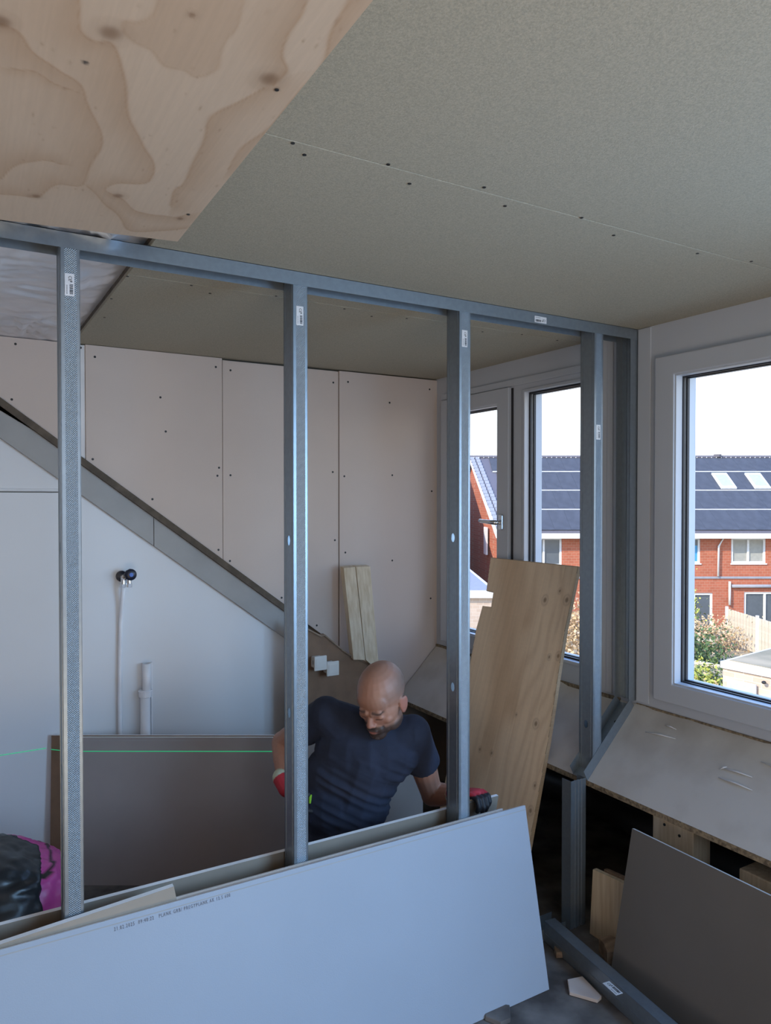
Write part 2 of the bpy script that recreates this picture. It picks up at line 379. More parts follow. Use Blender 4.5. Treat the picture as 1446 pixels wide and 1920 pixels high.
for y, v, ln, a in ((1.86, .72, .13, .25), (1.80, .86, .05, -.2), (1.52, .62, .10, .1), (1.53, .60, .05, 1.2), (1.52, .52, .12, -.05), (1.42, .80, .12, -.3)): scuff(y, v, ln, a, s2)
rail = MB().box((XW - .005, -1.2, .780), (XW + .001, 1.965, .792)).build('expansion_joint', M['osb'], s2)
MB().box((XW - .010, 2.045, .775), (XW + .001, 3.33, .793)).build('expansion_joint', M['osb'], s1)
# ------------------------------------------------------------------ things in the eaves void
def beam(name, a, b, w, hgt, m, label, cat='beam', up=(0, 0, 1)):
    a, b = Vector(a), Vector(b); t = (b - a).normalized(); s = t.cross(Vector(up)).normalized() * w / 2; u = s.cross(t).normalized() * hgt / 2
    P = [a - s - u, a + s - u, a + s + u, a - s + u]; mb = MB(); mb.prism(P, b - a)
    return mb.build(name, m, label=label, cat=cat, bevel=.002)
beam('timber_beam', (2.66, -1.2, .34), (2.66, 3.3, .34), .06, .10, M['timber_dark'], 'dark old timber beam running through the eaves void, behind the lower steel stud')
tp = MB().tube([(2.52, 1.35, .20), (2.52, 3.3, .20)], .055, 16).tube([(2.52, 2.45, .20), (2.52, 2.53, .20)], .062, 16)
tp.build('waste_pipe', M['grey_pipe'], label='dark plastic pipe lying low in the eaves void beside the plywood sheet', cat='pipe', smooth=True)
def block(a, b, label, m='timber', nm='timber_block'):
    return MB().box(a, b).build(nm, M[m], label=label, cat='timber', bevel=.004)
# block positions seen past the front edge of the sloped board
p = onx(1224, 1534, 2.10); q = onx(1300, 1600, 2.10)
tb = block((2.10, q.y, .0), (2.19, p.y, .50), 'upright sawn timber block under the long sloped board, left of the two')
for dy, z_ in ((.05, .47), (.11, .455)): MB().disc((2.10, p.y - dy, z_), (-1, 0, 0), .005, .002).build('nail_head', M['screw'], tb)
p = onx(1386, 1628, 2.10)
block((2.10, p.y - .22, 0), (2.19, p.y, .44), 'upright sawn timber block under the long sloped board, at the right edge of the photo')
# small plywood offcuts against the void
def slab(name, pts, thick, m, label, cat, parent=None, **k):
    return MB().prism(pts, thick).build(name, M[m], parent, label=label, cat=cat, **k)
pts = [onx(px, py, 2.0) for px, py in ((1112, 1630), (1182, 1662), (1165, 1850), (1104, 1788))]
slab('plywood_offcut', pts, (.018, 0, 0), 'timber', 'small pale plywood offcut standing beside the foot of the lower steel stud', 'plywood')
pts = [onx(px, py, 2.022) for px, py in ((1133, 1630), (1190, 1655), (1185, 1740), (1130, 1720))]
slab('plywood_offcut', pts, (.016, 0, 0), 'timber_dark', 'second plywood offcut tucked right behind the small pale one', 'plywood')

# ================================================================== steel stud partition
stickers = MB()
def sticker(parent, w, h_, name='sticker'):
    """white sticker in its own XZ plane facing -y, with barcode"""
    s = MB().box((-w / 2, -.0006, -h_ / 2), (w / 2, 0, h_ / 2)).build(name, M['label'], parent)
    b = MB(); random.seed(3); z = -h_ * .42
    while z < h_ * .02:
        t = random.choice((.0008, .0016, .0024)); b.box((.0, -.0009, z), (w * .36, -.0006, z + t)); z += t + random.choice((.0008, .0014))
    for k in range(7): b.box((-w * .32, -.0009, -h_ * .42 + k * h_ * .06), (-w * .24, -.0006, -h_ * .42 + k * h_ * .06 + h_ * .035))
    b.box((w * .06, -.0009, h_ * .12), (w * .30, -.0006, h_ * .16))
    b.build('barcode', M['ink'], s)
    me = text_mesh('CE', h_ * .20); me.transform(Matrix.Rotation(R(90), 4, 'X'))
    me.transform(Matrix.Rotation(R(90), 4, 'Y') @ Matrix.Translation((0, 0, 0)))
    link('print', me, M['ink'], s, loc=(-w * .10, -.0010, h_ * .40))
    return s
def u_sheet(pts, ext, m, parent, name, t=.0014):
    """open sheet-metal profile swept along ext"""
    mb = MB(); ext = Vector(ext); vs_ = [mb.bm.verts.new(p) for p in pts]; ve = [mb.bm.verts.new(Vector(p) + ext) for p in pts]
    for i in range(len(pts) - 1): mb.bm.faces.new((vs_[i], vs_[i + 1], ve[i + 1], ve[i]))
    me = bpy.data.meshes.new(name); mb.bm.to_mesh(me); mb.bm.free(); o = link(name, me, m, parent)
    s = o.modifiers.new('thick', 'SOLIDIFY'); s.thickness = t; s.offset = 0; return o
def stud(x0, z0, z1, holes, sticker_z, label, group='upright steel studs of the partition'):
    t = empty('steel_stud', (x0, YP, z0), label=label, cat='stud', group=None); L = z1 - z0; w, d = .045, YQ - YP
    hs = []
    for hz in holes:
        hs.append([(0, d / 2 + .010 * math.cos(2 * math.pi * k / 16), hz - z0 + .015 * math.sin(2 * math.pi * k / 16)) for k in range(16)])
    MB().prism([(0, 0, 0), (0, d, 0), (0, d, L), (0, 0, L)], (.0012, 0, 0), holes=hs).build('web', M['steel'], t)
    rb = MB()
    for yy in (.012, d - .012):
        for hz0, hz1 in [(0, L)]: rb.box((-.0012, yy - .0015, hz0), (0, yy + .0015, hz1))
    rb.build('web_rib', M['steel'], t)
    MB().box((0, 0, 0), (w, .0014, L)).build('flange', M['knurl'], t, bevel=.0006)
    MB().box((0, d - .0012, 0), (w, d, L)).build('flange', M['steel'], t)
    MB().box((w - .0012, 0, 0), (w, .008, L)).build('lip', M['steel'], t)
    MB().box((w - .0012, d - .008, 0), (w, d, L)).build('lip', M['steel'], t)
    if sticker_z:
        s = sticker(t, .022, .055); s.location = (.021, -.0003, sticker_z - z0)
    return t
ztop = 2.236
stud(.239, .0, ztop, (1.46, .90), 2.111, 'leftmost steel stud of the partition, beside the pink bag')
stud(.856, .0, ztop, (1.462, .955), 2.113, 'steel stud in front of the kneeling man\'s bent elbow')
stud(1.447, .0, ztop, (1.455, .955), 2.113, 'steel stud between the kneeling man and the leaning plywood sheet')
stud(2.066, .565, ztop, (.735,), 1.834, 'short steel stud standing on the sloped track, between the two windows')
# top track
tt = empty('top_track', (0, YP, ZC), label='steel track fixed along the ceiling above the studs', cat='track')
LX = -1.0
MB().box((LX, -.002, -.040), (XW - .003, -.0008, 0)).build('flange', M['steel'], tt)
MB().box((LX, YQ - YP + .0008, -.040), (XW - .003, YQ - YP + .002, 0)).build('flange', M['steel'], tt)
MB().box((LX, -.002, -.0014), (XW - .003, YQ - YP + .002, 0)).build('web', M['steel'], tt)
s = sticker(tt, .022, .055); s.rotation_euler = (0, R(90), 0); p = ony(1013, 600, YP); s.location = (p.x, -.0022, p.z - ZC)
# bottom track behind the leaning boards
bt = empty('floor_track', (0, YP, 0), label='steel track on the floor under the studs, behind the leaning boards', cat='track')
MB().box((LX, -.002, 0), (1.93, -.0008, .04)).build('flange', M['steel'], bt)
MB().box((LX, YQ - YP + .0008, 0), (1.93, YQ - YP + .002, .04)).build('flange', M['steel'], bt)
MB().box((LX, -.002, 0), (1.93, YQ - YP + .002, .0014)).build('web', M['steel'], bt)
# end track up the window post
et = empty('end_track', (XW, YP, .80), label='upright steel track screwed to the white window post at the end of the partition', cat='track')
MB().box((-.042, -.001, 0), (-.001, .0002, 1.435)).build('flange', M['steel'], et)
MB().box((-.042, YQ - YP - .0012, 0), (-.001, YQ - YP, 1.435)).build('flange', M['steel'], et)
MB().box((-.008, 0, 0), (-.0068, YQ - YP, 1.435)).build('web', M['steel'], et)
MB().box((-.010, .030, 0), (-.0075, .034, 1.435)).box((-.010, .046, 0), (-.0075, .050, 1.435)).build('web_rib', M['steel'], et)
for pz in (2.16, 1.83, 1.39, .83): MB().disc((-.0085, .017, pz - .80), (-1, 0, 0), .0065, .003).build('screw', M['screw'], et)
# sloping track on the sloped board
dt = empty('sloped_track', (FX, YP, FZ), label='short steel track lying down the slope, at the foot of the short stud', cat='track')
sv = Vector((XW - FX, 0, .785 - FZ)); nv = Vector((-sv.z, 0, sv.x)).normalized()
o_ = nv * .003; dd = Vector((0, YQ - YP, 0)); sv = sv * 1.0
MB().prism([q_ + Vector((0, -.0020, 0)) for q_ in (o_, o_ + sv * .97, o_ + sv * .97 + nv * .040, o_ + nv * .040 + sv * .03)], (0, .0014, 0)).build('flange', M['steel'], dt)
MB().prism([o_ + dd, o_ + dd + sv * .97, o_ + dd + sv * .97 + nv * .040, o_ + dd + nv * .040 + sv * .03], (0, -.0014, 0)).build('flange', M['steel'], dt)
MB().prism([o_, o_ + dd, o_ + dd + sv * .97, o_ + sv * .97], nv * .0014).build('web', M['steel'], dt)
MB().disc(o_ + sv * .72 + dd * .45 + nv * .002, nv, .006, .003).build('screw', M['screw'], dt)
# lower stud under the slope's front edge
lx0, lx1 = ony(1070, 1600, YP).x, ony(1108, 1600, YP).x
ls = empty('lower_stud', (lx0, YP, 0), label='steel stud with grooved face below the front edge of the sloped board', cat='stud')
wl = .076; HL = .548
pr = [(0, 0), (.018, 0), (.020, .003), (.024, .003), (.026, 0), (.034, 0), (.036, .003), (.040, .003), (.042, 0), (.050, 0), (.052, .003), (.056, .003), (.058, 0), (wl, 0)]
u_sheet([(x, y, 0) for x, y in pr], (0, 0, HL), M['steel'], ls, 'web')
MB().box((0, 0, 0), (.0014, .045, HL)).build('flange', M['steel'], ls)
MB().box((wl - .0014, 0, 0), (wl, .045, HL)).build('flange', M['steel'], ls)
# loose floor profile along the window side
a = Vector((1.868, 1.96, 0)); b = Vector((1.745, 1.0, 0)); dv = (b - a); ang = math.atan2(dv.y, dv.x)
ft = empty('floor_profile', (a.x, a.y, 0), ang, label='steel profile with a barcode sticker lying on the floor at bottom right', cat='profile')
L = dv.length
MB().box((0, -.045, .073), (L, 0, .0744)).build('flange', M['steel'], ft, bevel=.0005)
MB().box((0, -.0450, .001), (L, -.0438, .0744)).build('web', M['steel'], ft)
MB().box((0, -.045, .001), (L, 0, .0022)).build('flange', M['steel'], ft)
MB().box((0, -.0012, .062), (L, 0, .0744)).build('lip', M['steel'], ft)
MB().box((0, -.0468, .030), (L, -.045, .033)).build('web_rib', M['steel'], ft)
s = sticker(ft, .026, .062); p = onz(1149, 1853, .0750) - a; s.matrix_basis = Matrix.Translation((p.dot(dv.normalized()), p.dot(Vector((-dv.y, dv.x, 0)).normalized()), .0750)) @ Matrix.Rotation(R(90), 4, 'Z') @ Matrix.Rotation(R(-90), 4, 'X')
STK = s
# bits on the floor under it
def chunk(name, px, py, r, h_, m, label, cat, n=6, seed=1):
    random.seed(seed); c = onz(px, py, 0); P = [(c.x + r * random.uniform(.55, 1.2) * math.cos(2 * math.pi * k / n), c.y + r * random.uniform(.55, 1.2) * math.sin(2 * math.pi * k / n), 0.001) for k in range(n)]
    return MB().prism(P, (.004, .003, h_)).build(name, M[m], label=label, cat=cat, bevel=.002)
MB().prism([onz(px, py, .002) for px, py in ((1064, 1842), (1068, 1866), (1120, 1881), (1128, 1874), (1092, 1836))], (.001, 0, .010)).build('board_offcut', M['board'], label='broken white plasterboard scrap on the floor under the steel profile', cat='offcut', bevel=.001)
chunk('board_offcut', 1150, 1800, .05, .05, 'timber_dark', 'dusty scrap between the steel profile and the big brown board', 'offcut', 7, 5)
chunk('board_offcut', 930, 1905, .05, .012, 'floor', 'thin grey scrap at the corner of the front plasterboard', 'offcut', 6, 6)
chunk('board_offcut', 1050, 1790, .03, .018, 'timber_dark', 'small brown crumb of rubble between front board and steel profile', 'offcut', 5, 9)

# ================================================================== leaning boards
def leaning(name, TL, TR, BR, BL, th, mface, mback, label, cat='board', parent=None, taper=True):
    """board given by the 4 corners of its room-side face; thickness goes away from the camera"""
    TL, TR, BR, BL = map(Vector, (TL, TR, BR, BL)); n = (TR - TL).cross(BL - TL).normalized()
    if n.dot(CP - TL) > 0: n = -n
    t = empty(name, BL, label=label, cat=cat); e = n * th; sk = n * .0006
    o = BL
    MB().prism([p - o for p in (TL, TR, BR, BL)], sk).build('face_paper', M[mface], t)
    MB().prism([p + sk - o for p in (TL, TR, BR, BL)], e - 2 * sk).build('core', M['gypsum'], t)
    MB().prism([p + e - sk - o for p in (TL, TR, BR, BL)], sk).build('back_paper', M[mback], t)
    if taper:
        dn = (BL - TL).normalized()
        MB().prism([p - o for p in (TL - n * .0006 + dn * .012, TR - n * .0006 + dn * .012, TR - n * .0006 + dn * .0145, TL - n * .0006 + dn * .0145)], sk).build('edge_line', M['rafter'], t)
    return t, n
yt, zt = 1.955, .532
FTR = ony(985, 1510, 1.926); FBR = onz(1030, 1855, .002)
FTL = Vector((-1.0, FTR.y, FTR.z)); FBL = Vector((-1.02, FBR.y, .002))
fb, fn = leaning('plasterboard_sheet', FTL, FTR, FBR, FBL, .0125, 'board_front', 'board_back', 'large pale plasterboard plank with printed text, leaning on the front of the studs')
# printed line
me = text_mesh('21.02.2025  09:40:22   PLANK GRB/ PREGYPLANK AK 12.5 600', .0125, sp=1.35)
ux = (FTR - FTL).normalized(); dn = (FBL - FTL).normalized(); uz = -dn - ux * (-dn).dot(ux); uz.normalize()
A = onp(214, 1746, FTR, fn) ; B = onp(432, 1681, FTR, fn)
ln = max(v.co.x for v in me.vertices); me.transform(Matrix.Diagonal(((B - A).length / ln, 1, 1, 1)))
xa = (B - A).normalized(); nn = -fn; za = nn.cross(xa).normalized()
me.transform(Matrix((xa, za, nn)).transposed().to_4x4())
tx = link('print', me, M['ink_grey'], fb, loc=A - nn * -.0008 - fb.location)
# second plank directly behind
T2R = ony(943, 1516, 1.9555); e2 = T2R

leaning('plasterboard_sheet', (-1.2, T2R.y, T2R.z), T2R, (e2.x - .05, FBR.y + .030, .002), (-1.25, FBR.y + .030, .002), .0125, 'board', 'board_back', 'pale plasterboard plank hidden directly behind the printed one', taper=False)
YS = 1.9625
# small cut piece in front of the left stud, brown back showing
def cutpiece():
    n0 = -fn; P0 = FTR + fn * .0142
    P = [onp(px, py, P0, n0) for px, py in ((-150, 1822), (0, 1771), (326, 1662), (332, 1690), (332, 1760), (-150, 1900))]
    t = empty('plasterboard_offcut', P[-1], label='cut plasterboard offcut with brown back, standing between the front plank and the leftmost stud', cat='board'); o = P[-1]
    MB().prism([p - o for p in P], n0 * -.0006).build('back_paper', M['board_back'], t)
    MB().prism([p - o - n0 * .0006 for p in P], (0, .0135, .0015)).build('core', M['gypsum'], t)
# (kept just ahead of the studs)
cutpiece()
# rear plank on the far side of the studs, held by the man
RTR = ony(935, 1492, 2.050); RTL = Vector((-1.0, 2.050, RTR.z))
rb_, rn = leaning('plasterboard_sheet', RTL, RTR, RTR + Vector((-.03, .085, -RTR.z + .002)), RTL + Vector((0, .085, -RTL.z + .002)), .0125, 'board_back', 'board', 'plasterboard plank behind the studs, brown side forward, held by the kneeling man', taper=False)
# stack of two boards standing in the far bay
A0 = Vector((.407, 3.25, 0)); A1 = Vector((1.66, 2.505, 0)); lean = Vector((.012, .02, 0))
leaning('grey_board', A0 + lean + Vector((0, 0, .603)), A1 + lean + Vector((0, 0, .603)), A1, A0, .0125, 'board_grey', 'board', 'wide grey brown board standing on edge behind the kneeling man')
ad = (A1 - A0).normalized(); an_ = Vector((-ad.y, ad.x, 0)) * .024; B0 = A0 - ad * .085 + an_; B1 = A1 - ad * .05 + an_
leaning('grey_board', B0 + lean + Vector((0, 0, .603)), B1 + lean + Vector((0, 0, .603)), B1, B0, .0125, 'brown', 'board', 'brown board behind the wide grey one, its left end showing past it', taper=False)
# big board leaning under the right window
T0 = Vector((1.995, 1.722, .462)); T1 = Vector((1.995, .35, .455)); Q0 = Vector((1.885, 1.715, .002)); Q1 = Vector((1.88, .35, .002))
leaning('grey_board', T1, T0, Q0, Q1, .0125, 'board_dim', 'gypsum', 'grey brown board coloured as in shade, leaning below the long sloped board at bottom right', taper=False)

# ------------------------------------------------------------------ plywood colour maths
def polyd(X, Y, pts):
    """signed distance to a polyline (positive on its left side)"""
    best = np.full(X.shape, 1e9); sg = np.zeros(X.shape)
    for (x0, y0), (x1, y1) in zip(pts, pts[1:]):
        dx, dy = x1 - x0, y1 - y0; L2 = dx * dx + dy * dy + 1e-12
        t = np.clip(((X - x0) * dx + (Y - y0) * dy) / L2, 0, 1); d = np.hypot(X - x0 - t * dx, Y - y0 - t * dy)
        s = np.sign(dx * (Y - y0) - dy * (X - x0)); k = d < best; best[k] = d[k]; sg[k] = s[k]
    return best * np.where(sg == 0, 1, sg)
def spline(pts, n=8):
    P = [np.array(p, float) for p in pts]; P = [2 * P[0] - P[1]] + P + [2 * P[-1] - P[-2]]; out = []
    for i in range(1, len(P) - 2):
        for k in range(n):
            t = k / n; out.append(tuple(.5 * ((2 * P[i]) + (P[i + 1] - P[i - 1]) * t + (2 * P[i - 1] - 5 * P[i] + 4 * P[i + 1] - P[i + 2]) * t * t + (3 * P[i] - P[i - 1] - 3 * P[i + 1] + P[i + 2]) * t ** 3)))
    out.append(tuple(P[-2])); return out
def inside(X, Y, poly):
    r = np.zeros(X.shape, bool)
    for i in range(len(poly)):
        x0, y0 = poly[i]; x1, y1 = poly[(i + 1) % len(poly)]
        c = ((y0 > Y) != (y1 > Y)) & (X < (x1 - x0) * (Y - y0) / (y1 - y0 + 1e-12) + x0); r ^= c
    return r
# ceiling plywood sheet: slightly tilted, screwed under the ceiling
ply_n = Vector((.055, 0, -1)).normalized(); ply_p = onz(333, 453, 2.205)
def pp(px, py): return onp(px, py, ply_p, ply_n)
def ceiling_ply():
    t = empty('plywood_sheet', (0, 0, 2.2), label='large plywood sheet with knots and swirling grain fixed under the ceiling at top left', cat='plywood')
    c = pp(333, 453); rt = pp(700, 0); lf = pp(0, 412)
    ex = (lf - c); ey = (rt - c)                       # edges from the visible corner
    ex = ex / abs(ex.x) * 1.25; ey = ey / ey.length * 2.4
    N, K = 360, 520
    u = np.linspace(0, 1, N); v = np.linspace(0, 1, K); U, V_ = np.meshgrid(u, v, indexing='ij')
    C = np.array(c) - np.array([0, 0, 2.2]); PX = C + U[..., None] * np.array(ex) + V_[..., None] * np.array(ey)
    X, Y = PX[..., 0], PX[..., 1]
    to = lambda L: [(pp(*q).x, pp(*q).y) for q in L]
    # long wobble so bands look natural
    rng = np.random.RandomState(2)
    wob = sum(.0035 / (i + 1) * np.sin(X * rng.uniform(15, 60) * (i + 1) + Y * rng.uniform(-30, 30) + rng.uniform(0, 6)) for i in range(5))
    Xw, Yw = X + wob, Y + .8 * wob[::-1]
    base = np.array([.62, .48, .355]); tan = np.array([.80, .60, .44])
    dark = np.zeros(X.shape)
    bands = [([(-60, 30), (0, 45), (40, 62), (60, 100), (110, 130), (155, 160), (165, 200), (185, 250), (180, 290), (150, 345), (110, 345), (70, 368), (0, 362), (-60, 365)], 1, .055),
             ([(150, -60), (145, 20), (148, 60), (172, 80), (205, 82), (225, 140), (245, 220), (270, 270), (285, 312), (270, 342), (225, 345), (198, 356), (225, 372), (260, 397), (320, 408), (345, 404)], 1, .05),
             ([(498, 165), (440, 192), (400, 222), (385, 255), (365, 295), (350, 342), (325, 358), (318, 385)], -1, .05),
             ([(580, -40), (560, 20), (538, 60), (530, 105), (545, 132), (520, 160)], 1, .035),
             ([(690, -40), (650, 20), (615, 70), (600, 115), (560, 175), (505, 235), (460, 275), (428, 318)], -1, .05),
             ([(160, 350), (200, 385), (225, 412), (245, 432), (300, 432), (350, 428)], -1, .03),
             ([(20, 130), (60, 132), (100, 155), (150, 175)], 1, .02), ([(0, 335), (60, 300), (120, 310)], -1, .05)]
    for L, sd_, wdt in bands:
        d = polyd(Xw, Yw, spline(to(L), 6)) * sd_
        s = np.where(d > 0, np.exp(-(d / wdt) ** 1.2), np.exp(-(d / .004) ** 2)); dark = np.maximum(dark, .70 * s)
        dark = np.maximum(dark, .92 * np.exp(-(d / .0035) ** 2))
    blob = to([(300, -40), (292, 30), (262, 46), (235, 42), (232, 60), (262, 82), (296, 96), (316, 125), (345, 132), (372, 146), (402, 132), (412, 96), (425, 72), (450, 52), (462, 0), (462, -40)])
    ins = inside(Xw, Yw, spline(blob + blob[:1], 4)); dark = np.where(ins, np.maximum(dark, .42), dark)
    bd = np.abs(polyd(Xw, Yw, spline(blob, 4))); dark = np.maximum(dark, .62 * np.exp(-(bd / .004) ** 2))
    col = base + (0 * X)[..., None]
    rings = np.abs(np.sin(Xw * 46 + 3 * np.sin(Yw * 5))) ** 6 * .02
    dk = np.array([.44, .275, .16]); a = np.clip(dark + rings, 0, 1)[..., None] * .80; col = col * (1 - a) + dk * a
    for (kx, ky, r) in [(207, 62, .021), (505, 148, .021), (222, 367, .014), (68, 368, .012), (338, 410, .010), (3, 40, .016), (360, 28, .007)]:
        kp = pp(kx, ky); rr = np.hypot((X - kp.x), (Y - kp.y) * .9); r = r * .75
        a = (.75 * np.exp(-(rr / r) ** 3) + .10 * np.exp(-((rr - 1.8 * r) / (r * .3)) ** 2) + .06 * np.exp(-((rr - 1.4 * r) / (r * .2)) ** 2))[..., None]; a = np.clip(a, 0, .9)
        col = col * (1 - a) + np.array([.22, .12, .06]) * a
    for (kx, ky) in [(519, 168), (353, 402), (160, 117)]:
        kp = pp(kx, ky); rr = np.hypot(X - kp.x, Y - kp.y); a = np.exp(-(rr / .0045) ** 4)[..., None]; col = col * (1 - a) + .02 * a
    for k in range(420):
        x = rng.uniform(-.75, .5); y = rng.uniform(-.4, 1.9); sx_ = .0012 * 1.4; sy_ = rng.uniform(.003, .008)
        iu = (np.abs(X - x) < .01) & (np.abs(Y - y) < .03)
        if iu.any():
            a = rng.uniform(.25, .55) * np.exp(-((X[iu] - x) / sx_) ** 2 - ((Y[iu] - y) / sy_) ** 2)[:, None]; col[iu] = col[iu] * (1 - a) + np.array([.30, .17, .09]) * a
    fine = 1 + .05 * (rng.rand(N)[:, None] - .5) + .008 * np.sin(X * 300 + 4 * np.sin(Y * 9)); col *= fine[..., None]
    me = bpy.data.meshes.new('face'); idx = np.arange(N * K).reshape(N, K)
    fc = np.stack([idx[:-1, :-1], idx[:-1, 1:], idx[1:, 1:], idx[1:, :-1]], -1).reshape(-1, 4)
    me.from_pydata(PX.reshape(-1, 3).tolist(), [], fc.tolist()); set_col(me, col.reshape(-1, 3)); link('face_veneer', me, M['ply'], t)
    cc = Vector(C); up = Vector((0, 0, .012))
    MB().prism([cc + up * .05, cc + ex + up * .05, cc + ex + ey + up * .05, cc + ey + up * .05], up).build('core', M['ply_core'], t)
    for q in ((519, 168), (353, 402)): MB().disc(pp(*q) - Vector((0, 0, 2.2)), (0, 0, -1), .0035, .001).build('screw_head', M['screw'], t)
ceiling_ply()
# leaning plywood sheet by the windows
def leaning_ply():
    T1_, T2_ = Vector((2.255, 2.235, 1.305)), Vector((2.255, 2.81, 1.305)); B1_, B2_ = Vector((1.86, 2.155, .002)), Vector((1.86, 2.735, .002))
    n = (T2_ - T1_).cross(B1_ - T1_).normalized()
    if n.dot(CP - T1_) > 0: n = -n
    out = [onp(px, py, T1_, n) for px, py in ((920, 1045), (1085, 1062), (1060, 1180), (1028, 1390))] + [B1_, B2_] + \
          [onp(px, py, T1_, n) for px, py in ((860, 1330), (882, 1240), (893, 1180), (905, 1136), (921, 1138), (925, 1111), (912, 1108))]
    t = empty('plywood_sheet', B1_, label='tall knotty plywood sheet with a notched corner leaning against the windows', cat='plywood')
    MB().prism([p + n * .0005 - B1_ for p in out], n * .0165).build('core', M['ply_core'], t)
    # veneer
    ux = (T1_ - T2_).normalized(); uy = (T1_ - B1_); uy = (uy - ux * uy.dot(ux)).normalized()
    N, K = 170, 360; o2 = [((p - B2_).dot(ux), (p - B2_).dot(uy)) for p in out]
    xs = [q[0] for q in o2]; ys = [q[1] for q in o2]
    gx = np.linspace(min(xs), max(xs), N); gy = np.linspace(min(ys), max(ys), K); X, Y = np.meshgrid(gx, gy, indexing='ij')
    rng = np.random.RandomState(5)
    w = .03 * np.sin(Y * 3.1 + 1) + .015 * np.sin(Y * 7 + X * 9) + .006 * np.sin(Y * 19 + X * 30)
    kn = [(1063, 1125, .010), (1022, 1125, .010), (1050, 1108, .006), (1047, 1230, .008), (1030, 1232, .006), (1005, 1357, .009), (1042, 1302, .006), (922, 1412, .006), (1003, 1473, .006), (995, 1520, .008), (968, 1340, .004), (900, 1405, .006)]
    kq = [((onp(a, b, T1_, n) - B2_).dot(ux), (onp(a, b, T1_, n) - B2_).dot(uy), r) for a, b, r in kn]
    for kx, ky, r in kq: w += .022 * np.exp(-((X - kx) / .04) ** 2 - ((Y - ky) / .10) ** 2) * np.sign(X - kx + .001)
    g = .5 + .5 * np.sin((X + w) * 120 + 6 * np.sin(X * 12)); g = g ** 2
    big = np.clip(np.sin((X + w * 2) * 14 + 1.5 * np.sin(Y * 4 + 2)) * .5 + .5, 0, 1) ** 2
    base = np.array([.90, .73, .53]); dk = np.array([.60, .41, .24]); a = np.clip(.22 * g * (X > .25) + .08 * g + .50 * big * (X < .33) + .10 * big, 0, .8)[..., None]; col = base * (1 - a) + dk * a
    for kx, ky, r in kq:
        rr = np.hypot(X - kx, (Y - ky) * .8); a = np.clip(.75 * np.exp(-(rr / r) ** 4) + .25 * np.exp(-((rr - 1.8 * r) / (r * .4)) ** 2), 0, .9)[..., None]; col = col * (1 - a) + np.array([.20, .11, .055]) * a
    col *= (1 + .06 * (rng.rand(N)[:, None] - .5))[..., None]
    ins = inside(X, Y, o2); idx = np.arange(N * K).reshape(N, K); ok = ins[:-1, :-1] & ins[:-1, 1:] & ins[1:, 1:] & ins[1:, :-1]
    fc = np.stack([idx[:-1, :-1], idx[:-1, 1:], idx[1:, 1:], idx[1:, :-1]], -1)[ok]
    PX = X[..., None] * np.array(ux) + Y[..., None] * np.array(uy) + np.array(B2_ - B1_)
    me = bpy.data.meshes.new('face'); me.from_pydata(PX.reshape(-1, 3).tolist(), [], fc.tolist()); set_col(me, col.reshape(-1, 3))
    b = bmesh.new(); b.from_mesh(me); bmesh.ops.delete(b, geom=[v for v in b.verts if not v.link_faces], context='VERTS'); b.to_mesh(me); b.free()
    link('face_veneer', me, M['ply'], t)
leaning_ply()

# ================================================================== foil vapour barrier at the left
def foil():
    x0, x1, y0, y1 = -1.6, .462, 1.6, 3.36; nx, ny = 150, 130; V = []; Fc = []
    for i in range(nx + 1):
        for j in range(ny + 1):
            x = x0 + (x1 - x0) * i / nx; y = y0 + (y1 - y0) * j / ny; e = min(1, (x1 - x) / .10, (y1 - y) / .12 + .0)
            e = max(0, e)
            q = Vector((x * 2.2, y * 2.2, 0)); f = mnoise.noise(q) * .03
            wv = Vector((x * 9 + 2 * mnoise.noise(q * 2), y * 3.5, 1)); f += abs(mnoise.noise(wv)) * .040 + .022 * abs(mnoise.noise(wv * 1.9 + Vector((4, 2, 0)))) + .022 * abs(mnoise.noise(Vector((x * 4, y * 18 + 4 * x, 9))))
            # stretched creases running from the corner by the back wall
            f += .020 * max(0, math.sin((y - 3.36) / (x + 1.35) * 40)) * max(0, min(1, (y - 2.5) / .6)) * max(0, min(1, (.35 - x) / .3))
            V.append((x, y, 2.268 - min(.032, max(0, f) * e * .75) - .006 * e - .030 * max(0, 1 - (y1 - y) / .09)))
    for i in range(nx):
        for j in range(ny): a = i * (ny + 1) + j; Fc.append((a, a + 1, a + ny + 2, a + ny + 1))
    me = bpy.data.meshes.new('foil'); me.from_pydata(V, [], Fc)
    for p in me.polygons: p.use_smooth = True
    o = link('foil_membrane', me, M['foil'], label='crinkled silver foil membrane over the ceiling at the left, behind the top track', cat='foil')
    return o
fo = foil()
tpz = MB()
for k in range(4):
    p = ony(2 + 8 * k, 612 - (k % 2) * 5, 3.30); tpz.prism([p, p + Vector((.05, 0, .006)), p + Vector((.045, .0, -.012)), p + Vector((.01, 0, -.018))], (0, .01, 0))
tpz.build('tape', M['label'], fo)

